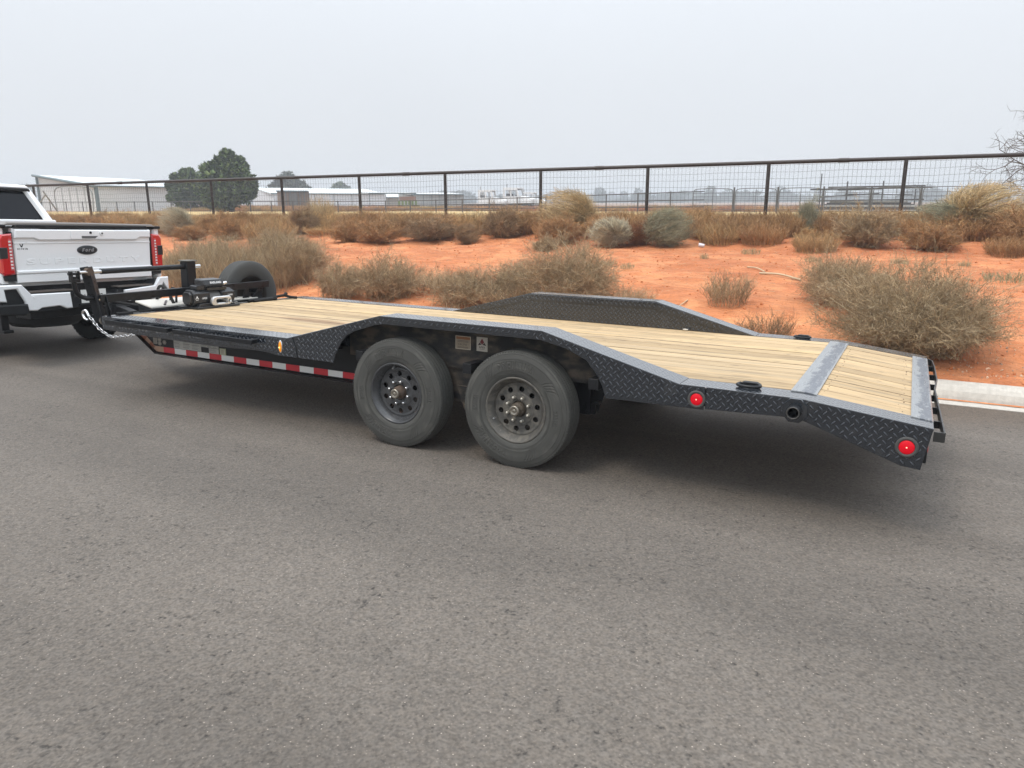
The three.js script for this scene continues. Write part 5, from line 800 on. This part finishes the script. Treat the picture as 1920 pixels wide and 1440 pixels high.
{ // far pasture weeds, beyond the golden strip
  const R = rng(19), g = mergeGeometries(protos.weedB), inst = new THREE.InstancedMesh(g, bushMats.brown, 420), m = new THREE.Matrix4(), q = new THREE.Quaternion();
  for (let i = 0; i < 420; i++) { const a = -0.45 - 1.0 * R() + 0.3, d = 88 + 50 * R(), u = Math.sin(a + 0.25) * d, v = Math.cos(a + 0.25) * d - 4, y = interp(PV, PH, v); q.setFromAxisAngle(UYv, R() * 6.28); const w = 2 + 3 * R(); m.compose(new THREE.Vector3(u, y - 0.1, -v), q, new THREE.Vector3(w, 0.8 + 0.9 * R(), w)); inst.setMatrixAt(i, m); inst.setColorAt(i, new THREE.Color(0.8 + 0.4 * R(), 0.8 + 0.3 * R(), 0.8 + 0.3 * R())); }
  inst.name = 'pasture_weeds'; scene.add(inst); tag(inst, 'reddish brown weeds covering the far pasture', 'weeds', null, 'stuff');
}
{ // small green-grey plants flat on the soil, with a stick or two and a cup
  const g = weeds(61, 0.5, 0.22, 90, [[0.24, 0.25, 0.14], [0.36, 0.34, 0.2]], 1.6, 4), spots = [[-5.1, 9.3, 0.5], [-4.6, 9.0, 0.35], [-3.6, 10.6, 0.3], [-1.6, 10.6, 0.4], [-1.35, 9.6, 0.45], [-0.9, 9.3, 0.4], [1.3, 9.3, 0.9], [-2.9, 11.6, 0.5], [-4.4, 6.8, 0.3], [-5.2, 8.4, 0.3], [-0.2, 10.8, 0.4], [0.8, 10.7, 0.35]];
  const gg = mergeGeometries(g), inst = new THREE.InstancedMesh(gg, twigMat, spots.length), m = new THREE.Matrix4();
  spots.forEach(([u, v, w], i) => inst.setMatrixAt(i, m.compose(new THREE.Vector3(u, groundY(u, v) - 0.01, -v), new THREE.Quaternion().setFromAxisAngle(UYv, i), new THREE.Vector3(w, 0.5 + 0.3 * w, w * 0.7))));
  inst.name = 'ground_plants'; scene.add(inst); tag(inst, 'small grey-green plants flat on the red soil', 'plants', null, 'stuff');
  const st = (n, a, b, r, label) => { const p = [onGround(...a, r), onGround((a[0] + b[0]) / 2, (a[1] + b[1]) / 2 + 0.03, r + 0.02), onGround(...b, r)].map(([x, y, z]) => [x, y, -z]); const m2 = mesh(n, TUBE(p, r, 12, 6), std(0.5, 0.38, 0.24, 0.8), scene); tag(m2, label, 'stick'); };
  st('dry_stick', [-2.55, 9.45], [-2.2, 9.15], 0.012, 'shorter pale dry stick on the red soil, upper of two'); st('dry_stick', [-2.25, 8.95], [-1.55, 8.65], 0.017, 'longer pale dry stick on the red soil, lower of two'); st('dry_stick', [-2.85, 5.9], [-2.8, 6.5], 0.008, 'thin straight twig lying on the slope above the far fender');
  const cup = mesh('plastic_cup', new THREE.LatheGeometry([[0, 0], [0.034, 0], [0.045, 0.12], [0.042, 0.12], [0.032, 0.004], [0, 0.004]].map((p) => new THREE.Vector2(...p)), 20).rotateZ(1.45).translate(-4.05, groundY(-4.05, 12.4) + 0.045, -12.4), std(0.62, 0.62, 0.66, 0.35), scene); tag(cup, 'pale plastic cup lying on the soil right of the round tumbleweed', 'cup');
}

// ---------------------------------------------------------------- beyond the fence
const farY = (u, v) => interp(PV, PH, v);
{ // pasture fence and steel panels
  const dk = std(0.07, 0.065, 0.06, 0.7), L2 = (t) => [lerp(-98, 6, t), lerp(47, 57.5, t)], F = thing('pasture_fence', [0, 0, 0], 0, 'thin dark pipe fence crossing the field in front of the sheds', 'fence');
  const N = 40, hh = (t) => 1.0 + 0.9 * sstep(0.5, 0.95, t);
  for (let k = 0; k < 32; k++) { const [u, v] = L2(k / N), y = farY(u, v); mesh('post', CYL([u, y - 0.1, v], [u, y + hh(k / N) + 0.06, v], 0.05, 0.05, 8), dk, F);
    const [u2, v2] = L2((k + 1) / N), y2 = farY(u2, v2); for (const f of k < 20 ? [1] : [1, 0.62, 0.3]) mesh('rail', CYL([u, y + hh(k / N) * f, v], [u2, y2 + hh((k + 1) / N) * f, v2], 0.036, 0.036, 8), dk, F); }
  const grey = std(0.13, 0.13, 0.13, 0.6, 0.3);
  const proto = thing('cattle_panel', [0, 0, 0], 0, '', 'gate', 'steel cattle panels standing in a row at the right of the field');
  mesh('frame', [TUBE([[0, 0.1, 0], [0, 1.5, 0], [0.05, 1.75, 0], [0.25, 1.82, 0], [2.7, 1.82, 0], [2.9, 1.75, 0], [2.95, 1.5, 0], [2.95, 0.1, 0]], 0.032, 40, 6)], grey, proto);
  for (const y of [0.3, 0.62, 0.95, 1.25, 1.52]) mesh('bar', CYL([0, y, 0], [2.95, y, 0], 0.02, 0.02, 6), grey, proto); mesh('upright', CYL([1.48, 0.1, 0], [1.48, 1.82, 0], 0.022, 0.022, 6), grey, proto); mesh('gate_post', CYL([3.05, 0, 0], [3.05, 1.95, 0], 0.06, 0.06, 8), dk, proto);
  for (let k = 0; k < 9; k++) { const o = k ? proto.clone() : proto; if (k) { o.name = numbered('cattle_panel'); scene.add(o); } const u = -15.6 + k * 3.15, v = 55.2 + k * 0.3; o.position.set(u, farY(u, v), -v); o.rotation.y = 0.095; o.userData = { label: ['leftmost', 'second', 'third', 'fourth', 'middle', 'sixth', 'seventh', 'eighth', 'rightmost'][k] + ' of nine steel cattle panels across the right of the field, from the left', category: 'gate', group: 'steel cattle panels standing in a row at the right of the field' }; }
}
{ // pipe rack
  const st = std(0.05, 0.048, 0.046, 0.7, 0.3), r = thing('pipe_rack', [0, 0, 0], 0, 'rack of long dark pipes on uprights behind the steel panels', 'pipe rack'), v = 70.5;
  for (const [u, y] of [[-8.06, 4.0], [-5.84, 3.3], [-2.97, 3.3], [-0.4, 2.6]]) mesh('upright', CYL([u, 0.5, v], [u, y, v], 0.05, 0.05, 8), st, r);
  [[-8.9, 0.8, 2.62, 2.72, 0.07], [-7.4, 0.3, 2.8, 2.86, 0.06], [-6.6, -3.0, 2.55, 2.62, 0.05], [-8.3, 0.3, 1.62, 1.72, 0.06], [-8.0, -3.2, 1.95, 2.25, 0.05], [-6.0, -0.6, 2.2, 2.1, 0.04]].forEach(([a, b, y0, y1, w]) => mesh('long_pipe', CYL([a, y0, v - 0.1], [b, y1, v - 0.1], w, w, 8), st, r));
  for (let k = 0; k < 7; k++) mesh('stacked_pipe', CYL([-8.4 + 0.2 * k, 0.75 + 0.13 * k, v - 0.6 + 0.1 * k], [0.6 - 0.25 * k, 0.75 + 0.13 * k, v - 0.6 + 0.1 * k], 0.07, 0.07, 8), k % 3 ? st : std(0.3, 0.29, 0.27, 0.6), r);
}
// sheds
const ribbed = (g, c) => g;
const sheet1 = std(0.66, 0.67, 0.66, 0.5), roofM = std(0.72, 0.77, 0.77, 0.4), trim = std(0.12, 0.16, 0.17, 0.6);
function quadSlab(q, t) { const [a, b, c, d] = q.map((p) => V3(...p)), n = b.clone().sub(a).cross(d.clone().sub(a)).normalize().multiplyScalar(-t), g = new THREE.BufferGeometry(), P = [a, b, c, d, ...[a, b, c, d].map((p) => p.clone().add(n))]; g.setAttribute('position', new THREE.Float32BufferAttribute(P.flatMap((p) => p.toArray()), 3)); g.setIndex([0, 1, 2, 0, 2, 3, 4, 6, 5, 4, 7, 6, 0, 4, 5, 0, 5, 1, 1, 5, 6, 1, 6, 2, 2, 6, 7, 2, 7, 3, 3, 7, 4, 3, 4, 0]); const m = g.toNonIndexed(); m.computeVertexNormals(); return m; }
{ // white lean-to barn
  const b = thing('barn', [0, 0, 0], 0, 'white corrugated metal barn with a single sloping roof behind the pickup', 'barn'), c1 = [-79.2, 48.3], c2 = [-96.5, 75.4], c0 = [-105.3, 57.5], c3 = [-122.6, 84.6];
  const wall = (n, p, q, y0, y1) => { const N = 44; const pts = []; const gs = []; for (let k = 0; k < N; k++) { const t = k / N, s = (k + 0.72) / N, e = (k + 1) / N, P = (x) => [lerp(p[0], q[0], x), lerp(p[1], q[1], x), lerp(y0, y1, x)]; const [ua, va, ya] = P(t), [ub, vb, yb] = P(s), [uc, vc2, yc] = P(e); gs.push(quadSlab([[ua, 0, va], [ub, 0, vb], [ub, yb, vb], [ua, ya, va]], 0.1)); gs.push(quadSlab([[ub, 0, vb], [uc, 0, vc2], [uc, yc, vc2], [ub, yb, vb]], 0.16)); } mesh(n, gs, sheet1, b).userData.kind = 'stuff'; };
  wall('end_wall', c0, c1, 5.2, 3.42); wall('long_wall', c1, c2, 3.42, 3.78);
  mesh('roof', [quadSlab([[c1[0] + .7, 3.5, c1[1] - .7], [c2[0] + .7, 3.86, c2[1] + .7], [c3[0], 5.7, c3[1]], [c0[0], 5.35, c0[1] - .7]], 0.12)], roofM, b);
  mesh('roof_trim', [CYL([c0[0], 5.28, c0[1] - .7], [c1[0] + .7, 3.44, c1[1] - .7], 0.16, 0.16, 6), CYL([c1[0] + .7, 3.46, c1[1] - .7], [c2[0] + .7, 3.82, c2[1] + .7], 0.1, 0.1, 6)], trim, b);
  mesh('corner_trim', CYL([c1[0] + .12, 0, c1[1] - .12], [c1[0] + .12, 3.4, c1[1] - .12], 0.22, 0.22, 6), trim, b); mesh('corner_trim', CYL([c0[0], 0, c0[1] - .2], [c0[0], 5.2, c0[1] - .2], 0.18, 0.18, 6), trim, b);
  const y = thing('yard_panels', [0, 0, 0], 0, 'leaning steel frames and a bent gate standing before the barn wall', 'frame'), gm = std(0.25, 0.26, 0.26, 0.6, 0.3);
  mesh('leaning_bar', BAR([-88, 0.8, 49], [-80, 2.9, 43], 0.12, 0.12), gm, y); mesh('leaning_bar', BAR([-83, 0.8, 43.5], [-79.6, 2.6, 43], 0.1, 0.1), gm, y); mesh('leaning_bar', BAR([-90.5, 0.8, 46], [-88, 2.2, 46], 0.1, 0.1), gm, y); mesh('leaning_bar', BAR([-88, 2.3, 46], [-86.2, 0.8, 45], 0.1, 0.1), gm, y);
  mesh('bent_gate', [TUBE([[-78, 0.7, 43], [-78, 2.9, 43], [-77.6, 3.25, 43.2], [-74.8, 3.25, 44.2], [-74.2, 2.9, 44.4], [-74.2, 0.7, 44.4]], 0.06, 40, 6), ...[0, 1, 2, 3].map((k) => CYL([-77.3 + k * 0.8, 0.7, 43.3 + k * 0.28], [-77.3 + k * 0.8, 3.2, 43.3 + k * 0.28], 0.035, 0.035, 6))], gm, y);
}
function shed(name, label, p, q, depth, h0, h1, wallM, roofC, open) { // long low shed from p to q, its roof rising away from us
  const s = thing(name, [0, 0, 0], 0, label, 'shed'), y = Math.min(farY(...p), farY(...q)), d = new THREE.Vector2(q[0] - p[0], q[1] - p[1]), L = d.length(); d.divideScalar(L); const n = [-d.y * depth, d.x * depth];
  if (!open) { mesh('front_wall', quadSlab([[p[0], y, p[1]], [q[0], y, q[1]], [q[0], y + h0, q[1]], [p[0], y + h0, p[1]]], 0.2), wallM, s); mesh('end_wall', quadSlab([[q[0], y, q[1]], [q[0] + n[0], y, q[1] + n[1]], [q[0] + n[0], y + h1, q[1] + n[1]], [q[0], y + h0, q[1]]], 0.2), wallM, s); mesh('end_wall', quadSlab([[p[0], y, p[1]], [p[0] + n[0], y, p[1] + n[1]], [p[0] + n[0], y + h1, p[1] + n[1]], [p[0], y + h0, p[1]]], 0.2), wallM, s); mesh('back_wall', quadSlab([[p[0] + n[0], y, p[1] + n[1]], [q[0] + n[0], y, q[1] + n[1]], [q[0] + n[0], y + h1, q[1] + n[1]], [p[0] + n[0], y + h1, p[1] + n[1]]], 0.2), wallM, s);
    for (let k = 1; k < 6; k++) { const t = k / 6; mesh('wall_seam', CYL([lerp(p[0], q[0], t), y, lerp(p[1], q[1], t) - 0.03], [lerp(p[0], q[0], t), y + h0, lerp(p[1], q[1], t) - 0.03], 0.06, 0.06, 4), trim, s); } }
  else for (let k = 0; k < 4; k++) { const t = k / 3; mesh('post', BAR([lerp(p[0], q[0], t), y, lerp(p[1], q[1], t)], [lerp(p[0], q[0], t), y + h0, lerp(p[1], q[1], t)], 0.25, 0.25), trim, s); mesh('post', BAR([lerp(p[0], q[0], t) + n[0], y, lerp(p[1], q[1], t) + n[1]], [lerp(p[0], q[0], t) + n[0], y + h1, lerp(p[1], q[1], t) + n[1]], 0.25, 0.25), trim, s); }
  mesh('roof', quadSlab([[p[0] - d.x * .6, y + h0 + 0.1, p[1] - .6], [q[0] + d.x * .6, y + h0 + 0.1, q[1] - .6], [q[0] + n[0] + d.x * .6, y + h1 + 0.1, q[1] + n[1]], [p[0] + n[0] - d.x * .6, y + h1 + 0.1, p[1] + n[1]]], 0.18), roofC, s);
  mesh('eave_trim', CYL([p[0] - d.x * .6, y + h0, p[1] - .6], [q[0] + d.x * .6, y + h0, q[1] - .6], 0.1, 0.1, 6), trim, s); return [s, y];
}
shed('long_shed', 'long low white shed with a pale roof, right of the green tree', [-94, 89], [-88, 111], 7, 2.75, 3.7, std(0.68, 0.7, 0.72, 0.5), roofM);
{ const [s, y] = shed('storage_box', 'brown and grey box shed standing in front of the long white shed', [-87.6, 84], [-85.0, 87.4], 3, 2.9, 3.0, std(0.2, 0.13, 0.085, 0.8), std(0.6, 0.6, 0.58, 0.6)); mesh('dark_door', B(-86.6, -84.9, y + 0.1, y + 2.5, 84.6, 84.7), std(0.09, 0.085, 0.08, 0.8), s).position.y = 0; }
shed('low_shed', 'low white-roofed shed between the long shed and the open carport', [-106, 125], [-97, 134], 8, 2.3, 3.1, std(0.33, 0.31, 0.27, 0.7), roofM);
shed('carport', 'open carport with a pale roof on dark posts', [-74.5, 90], [-70.5, 96], 6, 2.6, 2.75, sheet1, std(0.6, 0.61, 0.6, 0.5), true);
shed('grey_shed', 'grey metal shed behind and right of the carport', [-73, 99], [-68.5, 107], 6, 2.5, 2.8, std(0.4, 0.41, 0.4, 0.6), std(0.55, 0.56, 0.55, 0.5));
{ const g = thing('green_cart', [-64.2, farY(-64, 85), -85], 0.4, 'green slatted farm cart with a rusty top below the carport', 'cart'), gm = std(0.14, 0.2, 0.05, 0.7);
  for (let k = 0; k < 6; k++) mesh('slat', new THREE.BoxGeometry(0.28, 0.85, 0.08).translate(-1.2 + k * 0.48, 1.0, 0.6), gm, g); mesh('tray', new THREE.BoxGeometry(3, 0.2, 1.4).translate(0, 0.6, 0), gm, g); mesh('rusty_load', [new THREE.BoxGeometry(2.2, 0.55, 1).translate(-0.1, 1.65, 0)], std(0.25, 0.13, 0.09, 0.9), g); for (const x of [-1, 1]) mesh('wheel', new THREE.CylinderGeometry(0.4, 0.4, 0.2, 16).rotateX(1.57).translate(x, 0.4, 0.7), M.rubber, g); }
{ // white trucks parked in the pasture
  const w = std(0.78, 0.79, 0.79, 0.35), proto = thing('parked_truck', [0, 0, 0], 0, '', 'truck');
  const cabS = shapeOf([[-1.3, 0.9], [1.2, 0.9], [1.25, 1.9], [0.95, 3.0], [0.6, 3.15], [-1.2, 3.15], [-1.3, 3.0]]), hole = (p) => { const h = new THREE.Path(); p.forEach(([a, b], i) => i ? h.lineTo(a, b) : h.moveTo(a, b)); h.closePath(); cabS.holes.push(h); };
  hole([[-0.95, 1.95], [-0.15, 1.95], [-0.15, 2.8], [-0.95, 2.8]]); hole([[0.05, 1.95], [0.95, 1.95], [0.75, 2.8], [0.05, 2.8]]);
  mesh('cab', [EXT(cabS, -1.1, -1.0), EXT(cabS, 1.0, 1.1), B(-1.3, 1.2, 3.0, 3.15, -1.05, 1.05), B(-1.3, -1.15, 0.9, 1.9, -1.05, 1.05)], w, proto); mesh('seat', B(-0.9, -0.4, 0.95, 2.3, -0.8, 0.8), std(0.12, 0.12, 0.12, 0.8), proto); mesh('steering_wheel', CYL([0.5, 1.9, -0.5], [0.45, 1.95, -0.5], 0.22), M.plastic, proto);
  mesh('bonnet', EXT([[1.15, 0.9], [3.0, 0.9], [3.05, 1.5], [2.7, 1.75], [1.2, 2.0]], -0.9, 0.9, 0.06), w, proto); for (const v of [-1.0, 0.78]) mesh('mudguard', EXT([[1.6, 0.9], [3.1, 0.9], [3.05, 1.25], [2.75, 1.5], [2.0, 1.5], [1.65, 1.2]], v, v + 0.24, 0.03), w, proto);
  mesh('chassis', B(-4.2, 3.0, 0.65, 0.9, -0.5, 0.5), M.black, proto); for (const [u, v] of [[2.35, -1.0], [2.35, 0.72], [-2.6, -1.0], [-2.6, 0.72]]) mesh('wheel', CYL([u, 0.5, v], [u, 0.5, v + 0.3], 0.5, 0.5, 18), M.rubber, proto);
  mesh('stack', [CYL([-1.42, 0.9, 0.8], [-1.42, 3.7, 0.8], 0.07, 0.07, 8)], M.steel, proto);
  [[-59.6, 99.6, 0.98, 0.25, 'white truck at the left of the three parked in the field'], [-58.9, 107, 1.12, 0.1, 'largest white truck, middle of the three parked in the field'], [-60.2, 115.5, 0.92, 0.2, 'white truck at the right of the three, standing apart']].forEach(([u, v, s, t, l], k) => { const o = k ? proto.clone() : proto; if (k) { o.name = numbered('parked_truck'); scene.add(o); } o.position.set(u, farY(u, v), -v); o.rotation.y = t; o.scale.setScalar(s); o.userData = { label: l, category: 'truck', group: 'white trucks parked in the field' }; });
}
// trees
function crownGeo(seed, lobes, n, leaf, col) {                     // leafy clumps over lobes [x, y, z, r]
  const R = rng(seed), p = [], nn = [], c = [];
  for (let k = 0; k < n; k++) {
    const L = lobes[Math.floor(R() * lobes.length)], d = rv(R), rr = L[3] * (R() < 0.08 ? 1.1 + 0.3 * R() : 0.5 + 0.7 * Math.pow(R(), 0.6)) * (0.82 + 0.36 * fbm(d.x * 2.5 + 9, d.y * 2.5 + d.z * 2 + 9, 64, 64, 2, seed + 3)), q = new THREE.Vector3(L[0] + d.x * rr, L[1] + d.y * rr * 0.9, L[2] + d.z * rr), cc = tint(R, col[Math.floor(R() * col.length)], 0.3);
    for (let b = 0; b < 3; b++) { const a = d.clone().add(rv(R).multiplyScalar(0.8)).normalize(), s = a.clone().cross(rv(R)).normalize(), l = leaf * (0.6 + 0.8 * R()), w = l * 0.32, A = q.clone().addScaledVector(s, w), Bq = q.clone().addScaledVector(s, -w), T2 = q.clone().addScaledVector(a, l), N = d.clone().add(a).normalize(); for (const x of [A, Bq, T2]) { p.push(x.x, x.y, x.z); nn.push(N.x, N.y, N.z); c.push(...cc); } }
  }
  const g = new THREE.BufferGeometry(); g.setAttribute('position', new THREE.Float32BufferAttribute(p, 3)); g.setAttribute('normal', new THREE.Float32BufferAttribute(nn, 3)); g.setAttribute('color', new THREE.Float32BufferAttribute(c, 3)); g.setAttribute('uv', new THREE.Float32BufferAttribute(new Float32Array(p.length / 3 * 2), 2)); return g;
}
const leafMat = new THREE.MeshPhysicalMaterial({ vertexColors: true, roughness: 0.85, side: THREE.DoubleSide, transmission: 0 });
const greens = [[0.09, 0.14, 0.03], [0.13, 0.175, 0.05], [0.05, 0.085, 0.02]], dull = [[0.075, 0.085, 0.05], [0.09, 0.095, 0.06]];
function tree(name, label, u, v, s, lobes, n, leaf, cols, seed, y = farY(u, v), extra = 0) { const R = rng(seed + 500), big = lobes.slice(); lobes = extra ? big.map(([a, b, c, q]) => [a, b, c, q * 0.78]) : lobes; for (let k = 0; k < extra; k++) { const L = big[k % big.length], d = rv(R); d.y = d.y * 0.8 + 0.15; lobes.push([L[0] + d.x * L[3] * 0.85, L[1] + d.y * L[3] * 0.85, L[2] + d.z * L[3] * 0.85, L[3] * (0.2 + 0.22 * R())]); } const t = thing(name, [u, y, -v], 0, label, 'tree'), cr = new THREE.Mesh(crownGeo(seed, lobes, n, leaf, cols), leafMat); cr.name = numbered('crown'); t.add(cr); mesh('trunk', [new THREE.CylinderGeometry(0.12, 0.3, 2.4, 9).translate(0, 1.1, 0), ...lobes.slice(0, 4).map((L) => { const A = new THREE.Vector3(0, 1.6, 0), Bq = new THREE.Vector3(L[0], L[1], L[2]), d = Bq.clone().sub(A), g = new THREE.CylinderGeometry(0.05, 0.13, d.length(), 6).translate(0, d.length() / 2, 0); g.applyQuaternion(new THREE.Quaternion().setFromUnitVectors(UYv, d.normalize())); return g.translate(A.x, A.y, A.z); })], std(0.07, 0.05, 0.04, 0.9), t); t.scale.setScalar(s); return t; }
tree('evergreen_tree', 'large dark green bushy tree standing beyond the fence right of the barn', -59.6, 49.1, 1.0, [[0, 4.0, 0, 1.3], [-0.9, 3.9, 0.4, 1.15], [1.0, 3.9, 0.3, 1.15], [0.1, 4.5, 0.2, 1.1], [-1.3, 2.7, 0.4, 1.25], [1.8, 2.6, 0.2, 1.35], [0.2, 2.5, 1.2, 1.5], [2.3, 1.7, 0.5, 1.0], [-1.1, 1.6, 0.8, 1.15], [0.9, 1.4, 1.0, 1.2], [2.6, 2.5, 0, 0.9], [-2.4, 2.1, 0.3, 0.95], [-2.2, 1.2, 0.5, 0.8], [-0.9, 4.5, 0, 0.85], [0.9, 4.5, 0, 0.8], [0.3, 0.9, 1.2, .9]], 12500, 0.3, greens, 5, undefined, 40);
tree('evergreen_tree', 'lower dark tree half hidden behind the barn, left of the large tree', -73.6, 56, 1.0, [[-1.6, 3.0, 0, 1.2], [0.2, 3.3, 0, 1.3], [1.7, 2.9, 0, 1.4], [0.8, 1.6, 0.4, 1.5], [-0.8, 1.6, 0.4, 1.5], [2.6, 1.6, 0, 1.4], [-2.4, 2.4, 0, 0.9]], 8000, 0.32, greens, 6, undefined, 30);
tree('round_tree', 'hazy rounded tree rising behind the left end of the long shed', -139.5, 139, 1.5, [[0, 3.9, 0, 1.5], [-1.5, 3.0, 0, 1.5], [1.7, 2.9, 0, 1.5], [0.5, 2, 0, 2], [3.4, 2.2, 0, 1.2], [-3.2, 2.2, 0, 1.4]], 6000, 0.4, dull, 7);
tree('round_tree', 'small hazy tree behind the roof of the long shed', -192, 219, 1.9, [[0, 3.0, 0, 1.3], [1.6, 2.4, 0, 1.1], [-1.6, 2.0, 0, 1.2], [3.0, 1.9, 0, 0.9]], 4000, 0.4, greens, 8);
{ // hedge of far trees, grey with haze
  const vs = [[[0, 3.4, 0, 1.6], [-1.3, 2.4, 0, 1.5], [1.4, 2.5, 0, 1.4]], [[0, 4.4, 0, 1.1], [0, 3, 0, 1.3], [0.2, 1.8, 0, 1.4]], [[-2, 2.2, 0, 1.5], [0, 2.6, 0, 1.6], [2.2, 2.1, 0, 1.5]]], R = rng(31), m = new THREE.Matrix4(), q = new THREE.Quaternion();
  vs.forEach((l, k) => { const g = crownGeo(70 + k, l.concat([[0, 0.8, 0, 1.2]]), 420, 0.6, dull), n = 110, inst = new THREE.InstancedMesh(g, leafMat, n); for (let i = 0; i < n; i++) { const a = R() < 0.8 ? -1.08 + 1.0 * R() : -0.1 + 0.35 * R(), d = 520 + 330 * R(), u = Math.sin(a) * d, v = Math.cos(a) * d, s = 1.2 + 0.9 * R(); q.setFromAxisAngle(UYv, R() * 6); m.compose(new THREE.Vector3(u, farY(u, v) - 0.8, -v), q, new THREE.Vector3(s * 1.3, s * (0.6 + 0.6 * R()), s * 1.3)); inst.setMatrixAt(i, m); } inst.name = numbered('distant_trees'); scene.add(inst); tag(inst, ['round far trees of the hazy horizon', 'slender far trees of the hazy horizon', 'broad low far trees of the hazy horizon'][k] + ' line', 'trees', null, 'stuff'); });
}
{ // bare tree at the right edge
  const R = rng(404), br = new Twigs(), tw = new Twigs(), bc = [0.11, 0.085, 0.075];
  const grow = (a, d, L, r, n) => { const mid = a.clone().addScaledVector(d, L * 0.5).addScaledVector(rv(R), L * 0.07), b = mid.clone().addScaledVector(d.clone().add(rv(R).multiplyScalar(0.25)).normalize(), L * 0.5); (n > 3 ? br : tw).path([a, mid, b], r, r * 0.72, tint(R, bc, 0.2)); if (!n) return; const k = n > 5 ? 4 : n > 1 ? 3 : 2; for (let i = 0; i < k; i++) { const dd = d.clone().multiplyScalar(0.75).add(rv(R).multiplyScalar(0.85)); dd.y += n > 4 ? 0.25 : -0.06; grow(i % 2 ? mid : b, dd.normalize(), L * (0.62 + 0.22 * R()), r * 0.66, n - 1); } };
  for (let i = 0; i < 4; i++) grow(new THREE.Vector3(0, 0.5, 0), new THREE.Vector3(Math.cos(i * 1.6) * 0.8, 0.9, Math.sin(i * 1.6) * 0.8).normalize(), 1.35, 0.055, 6);
  const t = thing('bare_tree', [4.75, farY(4.75, 23.4) - 0.1, -23.4], 0, 'leafless grey tree at the right edge behind the fence', 'tree'); mesh('trunk', new THREE.CylinderGeometry(0.1, 0.16, 0.9, 10).translate(0, 0.3, 0), std(0.1, 0.08, 0.07, 0.9), t);
  for (const [n, g] of [['branches', br.geo()], ['twigs', tw.geo()]]) { const m = new THREE.Mesh(g, twigMat); m.name = numbered(n); t.add(m); }
}

scene.traverse((o) => { if (o.isMesh) { o.castShadow = true; o.receiveShadow = true; } });
renderer.render(scene, camera);
